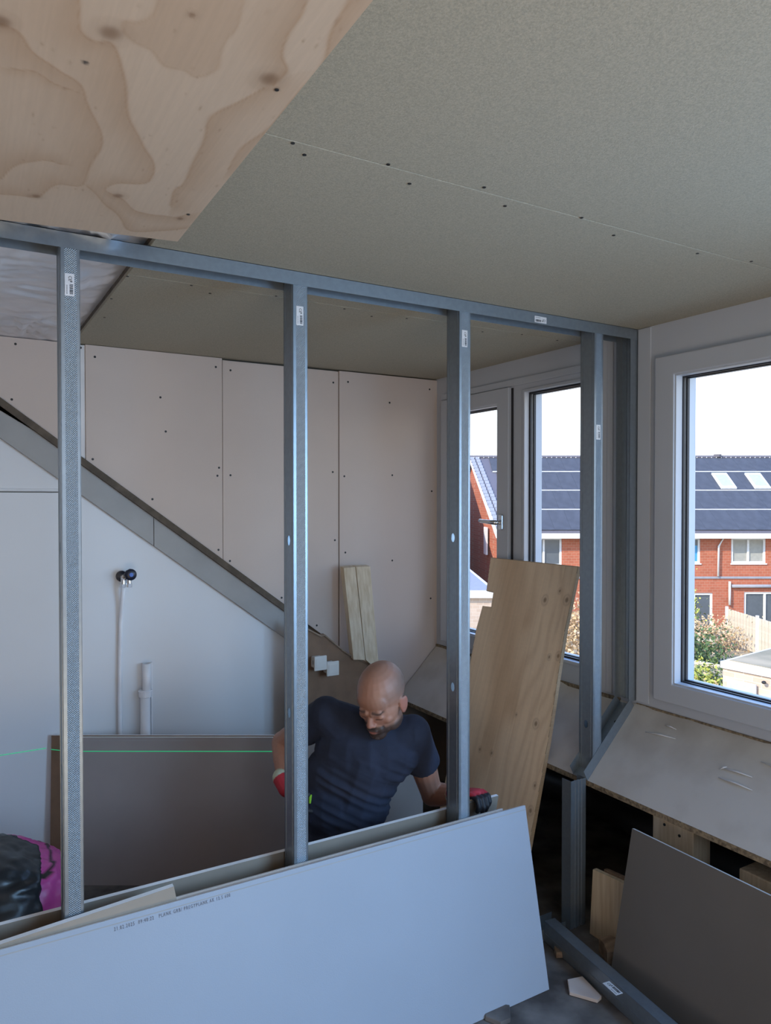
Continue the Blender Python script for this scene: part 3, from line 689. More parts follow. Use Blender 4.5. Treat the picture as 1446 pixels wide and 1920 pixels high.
# ================================================================== tap, pipes, sockets, timber
YWf = YB + .022
def tap():
    p = ony(232, 1080, YWf); t = empty('wall_tap', (p.x, YWf, p.z), label='wall tap with dark blue knob high on the white wall panel', cat='tap')
    MB().tube([(-.01, 0, .0), (-.01, -.012, 0)], .024, 18).build('wall_plate', M['knob'], t, smooth=False)
    b = MB().tube([(-.01, -.01, 0), (-.01, -.055, 0)], .011, 12).tube([(-.012, -.045, .005), (-.012, -.048, -.045)], .009, 12).tube([(.010, -.050, 0), (.012, -.055, -.042)], .010, 12).tube([(-.012, -.048, 0), (.012, -.052, 0)], .009, 10)
    b.tube([(.012, -.055, -.028), (.012, -.055, -.044)], .0125, 6); b.tube([(-.012, -.048, -.03), (-.012, -.048, -.046)], .012, 6).build('body', M['chrome'], t, smooth=False)
    k = MB().tube([(.002, -.050, .004), (.012, -.080, .012)], [.015, .026], 8).ell((.013, -.083, .012), (.025, .009, .025)).build('knob', M['knob'], t, smooth=True)
    MB().tube([(.013, -.091, .012), (.0135, -.094, .0125)], .009, 12).build('knob_badge', M['blue_dot'], k)
    return p
tpp = tap()
q0 = (tpp.x - .012, YWf - .047, tpp.z - .045)
e = ony(222, 1395, YWf - .02)
pts = [Vector(q0), Vector((tpp.x - .012, YWf - .03, tpp.z - .10))] + [Vector((tpp.x - .014 - .008 * math.sin(math.pi * k / 8), YWf - .015, tpp.z - .10 - (tpp.z - .12) * k / 10)) for k in range(1, 10)] + [Vector((e.x, YWf - .015, .02))]
MB().tube(pts, .0095, 12).build('water_tube', M['tube'], label='thin white water tube running down from the wall tap', cat='tube', smooth=True)
wx = ony(272, 1300, YWf - .03); zt_ = ony(276, 1243, YWf - .03).z; zm = wx.z
wp = empty('drain_pipe', (wx.x, YWf - .035, 0), label='white drain pipe with a collar standing against the white wall panel', cat='pipe')
MB().tube([(.006, 0, zm), (.006, 0, zt_)], .0185, 20, cap=False).build('pipe', M['tube'], wp, smooth=True).modifiers.new('s', 'SOLIDIFY').thickness = .003
MB().tube([(0, 0, zm - .014), (0, 0, zm + .014)], .028, 20).tube([(0, 0, zm + .010), (0, 0, zm + .016)], .031, 20).build('collar', M['tube'], wp, smooth=False, bevel=.002)
MB().tube([(0, 0, 0.002), (0, 0, zm)], .0215, 20).build('pipe', M['tube'], wp, smooth=True)
MB().box((.030, .022, .0), (.038, .034, zt_ - .004)).build('casing_strip', M['tube'], wp, bevel=.002)
# brown hardboard corner with sockets
YH = 3.19
hb = empty('brown_panel', (1.4, YH, 0), label='brown hardboard corner panel carrying the white sockets, behind the man\'s shoulder', cat='panel')
P = [ony(px, py, YH) for px, py in ((550, 1163), (577, 1178), (600, 1190), (607, 1188), (625, 1203), (648, 1222), (690, 1243), (692, 1262), (680, 1268))]
P = [Vector((p.x - 1.4, 0, p.z)) for p in P] + [Vector((P[-1].x - 1.4, 0, .003)), Vector((P[0].x - 1.4, 0, .003))]
MB().prism(P, (0, .010, 0)).build('board', M['brown'], hb)
P2 = [Vector((p.x + .004, -.003, p.z - .008)) for p in P[:7]]
MB().tube(P2, .005, 6).build('broken_edge', M['timber_dark'], hb)
kb = empty('knee_frame', (1.4, YH, 0), label='sawn timber frame end poking out right of the brown panel', cat='timber')
p = ony(700, 1240, YH)
MB().box((p.x - 1.4 - .03, .02, p.z - .055), (p.x - 1.4 + .05, .10, p.z)).build('rail', M['timber'], kb, bevel=.003)
MB().box((p.x - 1.4 - .03, .03, .003), (p.x - 1.4 + .02, .10, p.z - .056)).build('post', M['timber_dark'], kb)
MB().box((.16, .03, .66), (p.x - 1.4 - .032, .10, .70)).build('rail', M['timber_dark'], kb)
for px, py, lb in ((584, 1240, 'white square socket box on the brown panel, the left one'), (607, 1250, 'white square socket box on the brown panel, the right one nearest the man\'s head')):
    p = ony(px, py, YH); so = empty('socket_box', (p.x, YH, p.z), label=lb, cat='socket')
    MB().box((-.012, -.062, -.034), (.052, -.052, .034)).build('front_plate', M['socket'], so, bevel=.003)
    MB().box((-.004, -.052, -.026), (.044, -.001, .026)).build('body', M['socket'], so, bevel=.005)
    MB().ell((-.0045, -.028, 0), (.001, .007, .012), n=12).build('side_slot', M['rafter'], so)
    MB().box((-.003, -.0635, -.022), (.043, -.0618, .022)).build('cover', M['socket'], so, bevel=.002)
# two pale timber battens leaning on the wall
for (tl, tr, bl, br, lb) in (((644, 1065), (667, 1063), (661, 1222), (684, 1222), 'left one of two pale timber battens leaning on the back wall behind the man'),
                            ((667, 1063), (695, 1062), (684, 1222), (711, 1245), 'right one of two pale timber battens leaning on the back wall behind the man')):
    n0 = Vector((0, -1, .18)).normalized(); P0 = Vector((1.9, 3.27, 1.4))
    Pt = [onp(*q, P0, n0) for q in (tl, tr)]; Pb = [onp(*q, P0, n0) for q in (br, bl)]
    Pb = [b_ + (b_ - t_).normalized() * .04 for b_, t_ in zip(Pb, Pt[::-1])]
    MB().prism([Pt[0] + Vector((.0015, 0, 0)), Pt[1] - Vector((.0015, 0, 0)), Pb[0] - Vector((.0015, 0, 0)), Pb[1] + Vector((.0015, 0, 0))], (0, .040, .006)).build('timber_batten', M['timber'], label=lb, cat='batten', bevel=.002)
# timber edge at the right end of the void in the far bay
beam('timber_post', (2.07, 2.86, .002), (2.07, 2.86, .53), .04, .05, M['timber_dark'], 'narrow dark timber post under the sloped board, left of the plywood sheet', 'post', up=(1, 0, 0))

# ------------------------------------------------------------------ laser line: projected light put in as thin glowing strips
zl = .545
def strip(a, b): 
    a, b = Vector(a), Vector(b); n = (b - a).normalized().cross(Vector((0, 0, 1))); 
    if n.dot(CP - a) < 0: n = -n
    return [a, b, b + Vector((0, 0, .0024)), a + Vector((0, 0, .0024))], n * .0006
lz = empty('laser_line', (0, 0, 0), label='thin glowing green strip for the laser level line across the white wall and the grey board', cat='laser line')
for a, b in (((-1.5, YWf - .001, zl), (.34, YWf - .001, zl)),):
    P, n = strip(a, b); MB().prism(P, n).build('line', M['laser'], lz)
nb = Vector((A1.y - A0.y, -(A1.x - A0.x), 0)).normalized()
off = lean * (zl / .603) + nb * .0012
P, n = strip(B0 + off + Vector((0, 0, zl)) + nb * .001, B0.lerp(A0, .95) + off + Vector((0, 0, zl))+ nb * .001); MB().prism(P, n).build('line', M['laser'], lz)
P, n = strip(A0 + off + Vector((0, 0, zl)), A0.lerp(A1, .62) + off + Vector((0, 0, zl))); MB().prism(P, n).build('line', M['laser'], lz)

# ================================================================== bag
def bag():
    c = Vector((.10, 2.72, 0)); t = empty('pink_bag', c, label='bulging pink bag with black print and black film on top, at the left edge', cat='bag')
    def blob(rx, ry, rz, zc, seed, amp, fn=None, n=64):
        mb = MB(); mb.ell((0, 0, 0), 1, n=n)
        for v in mb.bm.verts:
            p = v.co.copy(); k = 1 + amp * mnoise.noise(p * 1.6 + Vector((seed, 0, 0))) + amp * .5 * abs(mnoise.noise(p * 4 + Vector((seed, 5, 0)))) + .25 * amp * mnoise.noise(p * 11)
            s = 1.0; v.co = Vector((math.copysign(abs(p.x) ** .8, p.x) * rx, math.copysign(abs(p.y) ** .8, p.y) * ry, math.copysign(abs(p.z) ** .75, p.z) * rz)) * k; v.co.z = max(v.co.z + zc, .003)
        if fn: bmesh.ops.delete(mb.bm, geom=[v for v in mb.bm.verts if fn(v.co)], context='VERTS')
        return mb
    me = blob(.25, .24, .215, .22, 1, .10, n=96).mesh('sack', True); v = verts_np(me); x, y, z = v.T
    col = np.tile([.62, .08, .33], (len(v), 1))
    st_ = (np.abs(z - .14 - .3 * (x - .2)) < .010) | ((np.abs(x - .17 - .45 * (z - .05)) < .010) & (z < .14)) | (np.abs(z - .395 - .02 * np.sin(x * 30)) < .006)
    cr_ = (np.abs(x - .185 - .5 * (z - .05)) < .006) & (z < .12)
    col[st_] = .02; col[cr_] = [.5, .45, .35]; set_col(me, col); link('sack', me, M['pink'], t)
    fm = blob(.264, .258, .232, .222, 1, .105, n=96)
    for v in fm.bm.verts:
        q = v.co; e = max((q.x - .165 - .025 * math.sin(q.z * 14)) / .012, (q.y - (.06 - .55 * max(0, q.x - .02))) / .012, 0); k = 1 - .16 * min(1, e)
        v.co = Vector((q.x * k, q.y * k, .2 + (q.z - .2) * k))
    fm.build('black_film', M['blackbag'], t, smooth=True)
bag()

# ================================================================== the man
def remesh(mb, voxel, iters=6, name='body'):
    me = bpy.data.meshes.new('tmp'); bmesh.ops.recalc_face_normals(mb.bm, faces=mb.bm.faces); mb.bm.to_mesh(me); mb.bm.free()
    o = bpy.data.objects.new('tmp', me); COL.objects.link(o)
    r = o.modifiers.new('r', 'REMESH'); r.mode = 'VOXEL'; r.voxel_size = voxel; r.use_smooth_shade = True
    s = o.modifiers.new('s', 'SMOOTH'); s.factor = .5; s.iterations = iters
    dg = bpy.context.evaluated_depsgraph_get(); out = bpy.data.meshes.new_from_object(o.evaluated_get(dg)); bpy.data.objects.remove(o); out.name = name
    for p in out.polygons: p.use_smooth = True
    return out
rh = Vector((math.cos(R(30.6)), -math.sin(R(30.6)), 0)); fh = Vector((math.sin(R(30.6)), math.cos(R(30.6)), 0)); uh = Vector((0, 0, 1))
pel = atd(640, 1612, 2.62)
man = empty('person', (pel.x, pel.y, 0), label='bald bearded man in a navy T-shirt kneeling behind the studs, red gloves holding a board', cat='person')
MO = Vector((pel.x, pel.y, 0))
def J(px, py, D): return atd(px, py, D) - MO
sL, sR = J(612, 1338, 2.58), J(775, 1373, 2.58)
chest, belly, hip = J(690, 1405, 2.60), J(652, 1500, 2.62), J(632, 1600, 2.64)
neck0, neck1 = J(705, 1362, 2.60), J(714, 1322, 2.54)
eL, wL = J(531, 1392, 2.74), J(538, 1478, 2.60)
eR, wR = J(810, 1490, 2.78), J(864, 1489, 2.655)
hd = J(714, 1303, 2.49)
# head frame: looks to the lower left of the picture
yaw = R(-30); pit = R(27)
fwd0 = (-fh * math.cos(yaw) + rh * math.sin(yaw)).normalized()
Fh = (fwd0 * math.cos(pit) - uh * math.sin(pit)).normalized(); Rh = fwd0.cross(uh).normalized() * -1
Rh = -Rh if Rh.dot(rh) < 0 else Rh
roll = R(3)
Uh = Rh.cross(Fh).normalized(); Uh = Uh if Uh.z > 0 else -Uh
Rr = (Rh * math.cos(roll) - Uh * math.sin(roll)); Uh = (Uh * math.cos(roll) + Rh * math.sin(roll)); Rh = Rr
HM = Matrix((Rh, Fh, Uh)).transposed()
def hp(x, y, z): return hd + HM @ Vector((x, y, z))
def hell(mb, x, y, z, r, rot=None): mb.ell(hp(x, y, z), r, HM if rot is None else HM @ rot, n=20)
def build_body():
    mb = MB()
    hell(mb, 0, -.012, .022, (.077, .096, .088)); hell(mb, 0, .022, -.030, (.068, .066, .074)); hell(mb, 0, .028, -.078, (.056, .055, .048))
    hell(mb, 0, .062, -.106, (.032, .030, .027)); hell(mb, 0, .076, -.078, (.034, .016, .026)); hell(mb, 0, .050, .022, (.058, .038, .045))
    mb.cap(hp(-.032, .076, -.004), hp(-.010, .086, -.008), .0105, .010); mb.cap(hp(.032, .076, -.004), hp(.010, .086, -.008), .0105, .010)
    mb.cap(hp(0, .082, -.012), hp(0, .100, -.048), .0075, .0100); hell(mb, -.011, .092, -.052, (.008, .009, .007)); hell(mb, .011, .092, -.052, (.008, .009, .007))
    for s in (-1, 1):
        hell(mb, s * .041, .053, -.042, (.021, .020, .020)); hell(mb, s * .030, .072, -.024, (.0155, .0125, .0105)); hell(mb, s * .046, .015, -.085, (.022, .040, .028))
        e = Matrix.Rotation(s * R(22), 3, 'Z'); hell(mb, s * .079, -.006, -.026, (.006, .018, .030), e); hell(mb, s * .083, -.016, -.016, (.005, .010, .020), e); hell(mb, s * .078, .0, -.048, (.006, .009, .010), e)
    hell(mb, 0, .0915, -.0745, (.021, .009, .0052)); hell(mb, 0, .090, -.0865, (.018, .009, .0060))
    mb.cap(hp(0, -.03, -.06), neck0, .058, .064); mb.cap(neck0 + Vector((0, 0, -.02)), sL, .06, .055); mb.cap(neck0 + Vector((0, 0, -.02)), sR, .06, .055)
    # torso
    T = Matrix((rh, fh, uh)).transposed()
    mb.ell(chest, (.165, .105, .13), T); mb.ell(belly, (.150, .110, .14), T); mb.ell(hip, (.150, .115, .12), T)
    mb.cap(sL, sL.lerp(eL, .5), .058, .050); mb.cap(sL.lerp(eL, .5), eL, .050, .041); mb.cap(eL, eL.lerp(wL, .35), .043, .042); mb.cap(eL.lerp(wL, .35), wL, .042, .028)
    mb.cap(sR, sR.lerp(eR, .5), .058, .049); mb.cap(sR.lerp(eR, .5), eR, .049, .040); mb.cap(eR, eR.lerp(wR, .35), .042, .042); mb.cap(eR.lerp(wR, .35), wR, .042, .028)
    # legs, sitting back on the heels, knees towards the left wall
    for k, off in ((0, -.085), (1, .085)):
        h0 = Vector((hip.x, hip.y + off, hip.z - .03)); kn = Vector((h0.x - .36, h0.y - .02 + off * .5, .085)); an = Vector((h0.x + .02, h0.y + off * .2, .06)); toe = Vector((h0.x + .16, h0.y, .045))
        mb.cap(h0, kn, .085, .060); mb.cap(kn, an, .055, .042); mb.cap(an, toe, .038, .030)
    me = remesh(mb, .0032, 4, 'body')
    v = verts_np(me); L = (v - np.array(hd)) @ np.array(HM)      # head-local coordinates
    x, y, z = L[:, 0], L[:, 1], L[:, 2]
    skin = np.array([.46, .235, .16]); col = np.tile(skin, (len(v), 1)); inhead = (np.abs(x) < .12) & (np.abs(y) < .14) & (z > -.14) & (z < .13)
    rng = np.random.RandomState(1); nz = rng.rand(len(v))
    def bl(mask, c, a): 
        a = (np.clip(mask, 0, 1) * a * inhead)[:, None]; col[:] = col * (1 - a) + np.array(c) * a
    sm = lambda a, b, t: np.clip((t - a) / (b - a), 0, 1)
    bl(sm(.02, -.03, y) * sm(-.055, -.02, z) * (1 - sm(.045, .09, z)) * sm(.03, .055, np.abs(x)), (.17, .13, .12), .65)
    bl(sm(.050, .005, y) * sm(.0, .03, z) * (1 - .6 * sm(.05, .09, z)), (.20, .15, .13), .50)
    bl(np.exp(-((np.abs(x) - .058) / .020) ** 2 - ((z - .035) / .030) ** 2), (.20, .155, .14), .40)
    bl(sm(.055, .075, y) * sm(-.015, -.03, z) * (1 - sm(-.05, -.07, z)), (.48, .19, .14), .25)
    bl(sm(.100, .112, y) , (.52, .18, .13), .30)
    # brows
    zb = -.002 + .004 * np.cos(np.abs(x) * 60)
    bl(np.exp(-((z - zb) / .0045) ** 2) * sm(.010, .014, np.abs(x)) * (1 - sm(.042, .050, np.abs(x))) * (y > .055), (.05, .03, .025), .9)
    # closed lids, looking down
    bl(np.exp(-((z + .030 + .002 * np.cos(x * 80)) / .0024) ** 2) * sm(.016, .020, np.abs(x)) * (1 - sm(.040, .044, np.abs(x))) * (y > .05), (.04, .025, .02), .9)
    # beard: moustache, goatee, thin jaw line
    lips = np.exp(-(x / .015) ** 4 - ((z + .080) / .0050) ** 4) * (y > .080)
    beard = sm(-.060, -.066, z) * (np.abs(x) < .034 + .25 * np.clip(-z - .06, 0, .05)) * (y > .030)
    beard = np.maximum(beard, sm(-.064, -.078, z) * .95 * (y > -.01) * sm(.0, .02, y + .02) * (z > -.14)); beard = np.maximum(beard, np.exp(-((z + .066) / .0055) ** 2) * (np.abs(x) < .028) * (y > .08))
    jaw = sm(.028, .010, y) * (y > -.02) * sm(-.03, -.05, z) * (np.abs(x) > .045); beard = np.maximum(beard, jaw * .55)
    bl(beard * (1 - lips) * (z > -.135), (.035, .026, .024), .92)
    bl(((z < -.105) & (np.abs(x) < .016) & (nz > .55)) * 1., (.25, .22, .20), .5)
    bl(lips, (.42, .14, .12), .8)
    bl((np.abs(x) > .075) * (y > -.04) * 1. * (z < .0) * (z > -.06), (.58, .22, .17), .5)
    # forearm tattoos (dark strokes on the right arm in the picture)
    ax = np.array(sR.lerp(eR, .62)); d = (v - ax); tt_ = np.abs(d @ np.array(rh + uh * .6) / 1.17 + .0); a = (np.linalg.norm(d, axis=1) < .045) & (tt_ < .0035) & (d @ np.array(fh) < 0)
    col[a] = col[a] * .45 + np.array([.05, .06, .08]) * .5
    set_col(me, col); o = link('body', me, M['skin'], man); return o
build_body()
T = Matrix((rh, fh, uh)).transposed()
def build_shirt():
    mb = MB()
    mb.ell(chest, (.190, .120, .140), T); mb.ell(belly + rh * -.018, (.172, .126, .150), T); mb.ell((chest + belly) / 2 - rh * .02, (.176, .120, .130), T); mb.ell(hip + Vector((0, 0, .02)), (.150, .128, .105), T)
    nb_ = neck0 + Vector((0, 0, -.022))
    mb.cap(nb_, sL, .066, .058); mb.cap(nb_, sR, .066, .058); mb.cap(sL, chest, .062, .10); mb.cap(sR, chest, .062, .10)
    mb.cap(chest, hip, .125, .125)
    for s_, e_, tt_ in ((sL, eL, .50), (sR, eR, .47)):
        mb.ell(s_, .060); en = s_.lerp(e_, tt_); mb.tube([s_, s_.lerp(e_, tt_ * .6), en], [.060, .061, .066], 24)
    me = remesh(mb, .0045, 5, 'shirt'); v = verts_np(me); nrm = np.empty(len(v) * 3, dtype=np.float32); me.vertices.foreach_get('normal', nrm); nrm = nrm.reshape(-1, 3)
    X = v @ np.array(rh); Z = v @ np.array(uh); F_ = v @ np.array(fh); c = np.array(chest); hX = X - c @ np.array(rh); hZ = Z - c[2]
    # folds drag from the armpit on the right down to the hip on the left
    s = hZ + .55 * hX + .5 * hX ** 2; mask = np.clip((.03 - hZ) / .08, 0, 1)
    wv = np.array([mnoise.noise(Vector((a * 2.5, b * 30, q * 2))) for a, b, q in zip(X, s, F_)])
    w2 = np.array([mnoise.noise(Vector((a * 4 + 7, b * 55, 3))) for a, b in zip(X, s)])
    fine = np.array([mnoise.noise(Vector((a * 14, b * 14, q * 14))) for a, b, q in zip(X, Z, F_)])
    d = mask * (.0034 * (1 - np.abs(wv) * 4.0) + .003 * w2) * np.clip((.19 - np.abs(hX)) / .04, 0, 1) + .0016 * fine
    v2 = v + nrm * d[:, None]; me.vertices.foreach_set('co', v2.ravel()); me.update(); link('t_shirt', me, M['navy'], man)
build_shirt()
def build_trousers():
    mb = MB(); mb.ell(hip + Vector((0, 0, -.045)), (.150, .132, .090), T)
    for k, off in ((0, -.085), (1, .085)):
        h0 = Vector((hip.x, hip.y + off, hip.z - .03)); kn = Vector((h0.x - .36, h0.y - .02 + off * .5, .088)); an = Vector((h0.x + .0, h0.y + off * .2, .068))
        mb.cap(h0, kn, .094, .070); mb.cap(kn, an, .064, .052)
    link('trousers', remesh(mb, .007, 4, 'trousers'), M['trouser'], man)
build_trousers()
def glove(wrist, palm_dir, palm_n, curl, side, name='glove', scale=1.0):
    """palm_dir: towards the fingers; palm_n: out of the palm; side: +1/-1 thumb side"""
    d = Vector(palm_dir).normalized(); n = Vector(palm_n); n = (n - d * n.dot(d)).normalized(); s = d.cross(n) * side
    mb = MB(); k = scale
    mb.cap(wrist - d * .045 * k, wrist, .033 * k, .031 * k); B = Matrix((s, d, n)).transposed()
    mb.ell(wrist + d * .045 * k, (.043 * k, .055 * k, .019 * k), B); mb.ell(wrist + d * .07 * k, (.041 * k, .03 * k, .017 * k), B)
    for i, (o, L) in enumerate(((.031, .075), (.011, .083), (-.010, .078), (-.030, .062))):
        p = wrist + d * .082 * k + s * o * k; a = 0
        for j, f in enumerate((.45, .32, .23)):
            a += curl[j]; dr = (d * math.cos(a) + n * math.sin(a)); q = p + dr * L * f * k; mb.cap(p, q, (.0108 - j * .0008) * k, (.0102 - j * .0010) * k, 10); p = q
    p = wrist + d * .03 * k + s * .032 * k; q = p + (s * .75 + d * .6 + n * .35).normalized() * .038 * k; r_ = q + (s * .2 + d * .8 + n * .6).normalized() * .034 * k
    mb.cap(p, q, .015 * k, .012 * k, 10); mb.cap(q, r_, .012 * k, .010 * k, 10)
    me = remesh(mb, .0028, 3, 'glove'); v = verts_np(me) - np.array(wrist)
    u = v @ np.array(d); h_ = v @ np.array(n); red = np.array([.50, .030, .045]); blk = np.array([.018, .018, .022])
    col = np.tile(red, (len(v), 1)); rng = np.random.RandomState(3)
    m_ = (h_ > .004) | (u > .115 * k) ; col[m_] = blk; 
    cf = u < -.045 * k; col[cf] = np.array([.55, .60, .45])
    set_col(me, col); link(name, me, M['glove'], man)
glove(wL, (J(566, 1535, 2.53) - wL), (rh * .85 + fh * .3), (.45, .6, .4), 1)
rtp = ony(893, 1503, 2.05) - MO
glove(wR, (J(884, 1487, 2.585) - wR).normalized() * 1 + rh * .35, (-uh * .9 - fh * .1), (.55, .95, .75), -1)
# second thing at the belt: pen and pouch
pn = J(582, 1500, 2.53); MB().tube([pn + Vector((0, 0, .018)), pn + Vector((0, 0, -.010))], .0055, 10).build('pen_cap', M['pen'], man, label='lime green cap of the pen at his hip')
MB().tube([pn + Vector((0, 0, -.010)), pn + Vector((0, 0, -.075))], .0055, 10).build('pen_barrel', M['knob'], man)

# ================================================================== outside (frame: x right of view, y away, z up)
OUT = Matrix.Rotation(R(-30.6), 4, 'Z')
def H(px, py, D): return Vector(((px - 723) / FPX * D, D, 1.58 + (938 - py) / FPX * D))
def oroot(name, **k):
    o = empty(name, (0, 0, 0), R(-30.6), **k); return o
GZ = -6.02
def brickmat(name, c1, c2, mortar, sc):
    m = mat(name, c1, .9); n = m.node_tree; b = n.nodes['Principled BSDF']; br = n.nodes.new('ShaderNodeTexBrick'); t = n.nodes.new('ShaderNodeTexCoord'); mp = n.nodes.new('ShaderNodeMapping')
    n.links.new(t.outputs['Object'], mp.inputs[0]); mp.inputs['Rotation'].default_value = (R(90), 0, 0); n.links.new(mp.outputs[0], br.inputs[0])
    br.inputs['Color1'].default_value = (*c1, 1); br.inputs['Color2'].default_value = (*c2, 1); br.inputs['Mortar'].default_value = (*mortar, 1); br.inputs['Scale'].default_value = sc
    br.inputs['Mortar Size'].default_value = .012; n.links.new(br.outputs[0], b.inputs['Base Color']); return m
M['brick'] = brickmat('orange_brick', (.43, .125, .065), (.36, .10, .05), (.42, .25, .17), 1.6)
M['brick_pale'] = brickmat('pale_brick', (.56, .44, .35), (.48, .36, .28), (.6, .52, .44), 1.6)
M['slate'] = mat('solar_panel', (.075, .08, .095), .8, spec=.25, var=.12, scale=2)
M['tile'] = mat('roof_tile', (.13, .12, .14), .8, var=.1, scale=20)
M['white'] = mat('white_paint', (.75, .74, .72), .6)
M['pane_dark'] = mat('far_glass', (.10, .115, .13), .15)
M['pane_blue'] = mat('blue_blind', (.05, .30, .55), .5)
M['curtain'] = mat('curtain', (.35, .34, .30), .8)
M['fence'] = mat('fence_wood', (.66, .57, .44), .9, var=.1, scale=10)
M['ground'] = mat('garden_ground', (.42, .33, .21), .95, col2=(.25, .21, .13), scale=.8)
M['leaf_y'] = mat('yellow_green_leaves', (.48, .48, .08), .7, col2=(.30, .34, .07), scale=5)
M['leaf_g'] = mat('dark_green_leaves', (.11, .17, .05), .8, col2=(.06, .10, .04), scale=5)
M['reed'] = mat('dry_reed', (.66, .47, .28), .9, col2=(.48, .33, .18), scale=5)
M['roofgrey'] = mat('grey_flat_roof', (.30, .30, .33), .8)
gr = MB().box((-60, -20, GZ - .5), (90, 140, GZ)).build('ground', M['ground'], kind='structure'); gr.rotation_euler = (0, 0, R(-30.6))

def terrace():
    t = oroot('brick_terrace', label='orange brick terrace with solar panels on its roof across the gardens', cat='building')
    D = 44.; xl, xr = 6.85, 36.; ze = H(0, 1000, D).z; DR = 52.; zr = H(0, 858, DR).z
    # facade with real openings
    def rect(x0, y0, x1, y1, Dd=D): a, b = H(x0, y0, Dd), H(x1, y1, Dd); return (a.x, b.z, b.x, a.z)
    wins = [(rect(1007, 1008, 1054, 1062), 'w1', 'pane_dark'), (rect(1262, 1008, 1314, 1057), 'w', 'pane_blue'), (rect(1372, 1008, 1437, 1057), 'w2', 'curtain'),
            (rect(1284, 1112, 1338, 1190), 'd', 'pane_dark'), (rect(1397, 1110, 1476, 1190), 'd2', 'pane_dark'), (rect(1560, 1008, 1620, 1057), 'w2', 'pane_dark'), (rect(1130, 1008, 1190, 1057), 'w2', 'curtain'), (rect(1100, 1112, 1180, 1190), 'd2', 'pane_dark')]
    holes = [w_[0] for w_ in wins]
    MB().grid(xl, xr, GZ, ze, D, D + .3, holes).build('facade', M['brick'], t)
    for (a, b, c, d), kind, pm in wins:
        fw = .13
        f = MB().grid(a, c, b, d, D + .05, D + .15, [(a + fw, b + fw, c - fw, d - fw)])
        if kind in ('w2', 'd2', 'w1', 'd'):
            xm = (a + c) / 2 if kind != 'w1' else a + .42
            if kind == 'd': xm = a + .62
            f.box((xm - .06, D + .04, b + fw), (xm + .06, D + .14, d - fw))
        fr = f.build('window', M['white'], t)
        MB().box((a + fw, D + .12, b + fw), (c - fw, D + .14, d - fw)).build('pane', M[pm], fr)
        MB().box((a - .05, D - .06, b - .05), (c + .05, D + .1, b + .02)).build('window_ledge', M['white'], fr)
        if pm == 'pane_blue': MB().box((a + fw, D + .10, d - fw - .35), (c - fw, D + .125, d - fw)).build('blind', M['pane_dark'], fr)
    # gable wall seen obliquely
    gz = GZ; P = [(xl, D, gz), (5.75, 60, gz), (5.75, 60, ze), (6.2, DR, zr - .15), (xl, D, ze)]
    MB().prism(P, (.3, 0, 0)).build('gable_wall', M['brick'], t)
    a, b = H(878, 990, 47.5), H(885, 1042, 47.5)
    MB().box((6.40, 47.0, -1.9), (6.52, 48.1, -.15)).build('gable_window', M['white'], t)
    # roof body
    th = .22
    MB().hexa([(xl - .25, D - .45, ze - .05), (xr, D - .45, ze - .05), (xr, DR, zr - .22), (5.95, DR, zr - .22), (xl - .25, D - .45, ze + .12), (xr, D - .45, ze + .12), (xr, DR, zr), (5.95, DR, zr)]).build('roof', M['tile'], t)
    MB().hexa([(5.95, DR, zr - .22), (xr, DR, zr - .22), (xr, 60.4, ze), (5.5, 60.4, ze), (5.95, DR, zr), (xr, DR, zr), (xr, 60.4, ze + .2), (5.5, 60.4, ze + .2)]).build('roof', M['tile'], t)
    MB().hexa([(xl - .33, D - .5, ze - .25), (xl - .24, D - .5, ze - .25), (6.06, DR, zr - .40), (5.95, DR, zr - .40), (xl - .33, D - .5, ze + .10), (xl - .24, D - .5, ze + .10), (6.06, DR, zr - .02), (5.95, DR, zr - .02)]).build('verge_board', M['white'], t)
    # verge tiles, stepped
    vm = MB().box((-.14, -.19, 0), (.14, .19, .09)).mesh('verge_tile')
    for r_ in range(2):
        for k in range(22):
            f_ = (k + .5) / 22; o = link('verge_tile', vm, M['roofgrey'], t, loc=(xl - .08 + (6.12 - xl + .02) * f_ + r_ * .36, D - .4 + (DR - D + .4) * f_, ze + .12 + (zr - ze - .12) * f_)); o.rotation_euler = (math.atan2(zr - ze, DR - D), 0, 0)
    rm = MB().tube([(-.16, 0, 0), (.16, 0, 0)], .13, 8).mesh('ridge_tile')
    for k in range(88):
        x = 6.05 + k * .34
        if x < 35.5: link('ridge_tile', rm, M['tile'], t, loc=(x, DR, zr + .02))
    wc = MB().ell((0, 0, 0), .05, n=6).mesh('ridge_clip')
    clips = MB()
    for k in range(88): clips.ell((6.22 + k * .34, DR - .16, zr + .0), (.035, .04, .04), n=6)
    clips.build('ridge_clips', M['white'], t, kind='stuff')
    # solar panels, four rows
    sl = Vector((0, DR - D + .45, zr - ze - .12)); rowpx = [995, 958, 922, 887, 862]
    up = sl.normalized(); nn_ = Vector((0, -up.z, up.y)); xs = 7.9; pw = 1.0; e0 = Vector((0, D - .45, ze + .12)); Ls = sl.length
    # row limits along the slope from picture heights
    def alongy(py):
        lo, hi = 0., 1.
        for _ in range(40):
            m_ = (lo + hi) / 2; p = e0 + sl * m_; yy = 938 - (p.z - 1.58) / p.y * FPX
            if yy > py: lo = m_
            else: hi = m_
        return lo
    ts = [alongy(p_) for p_ in (996, 957, 921, 886, 860)]
    ang = math.atan2(up.z, up.y)
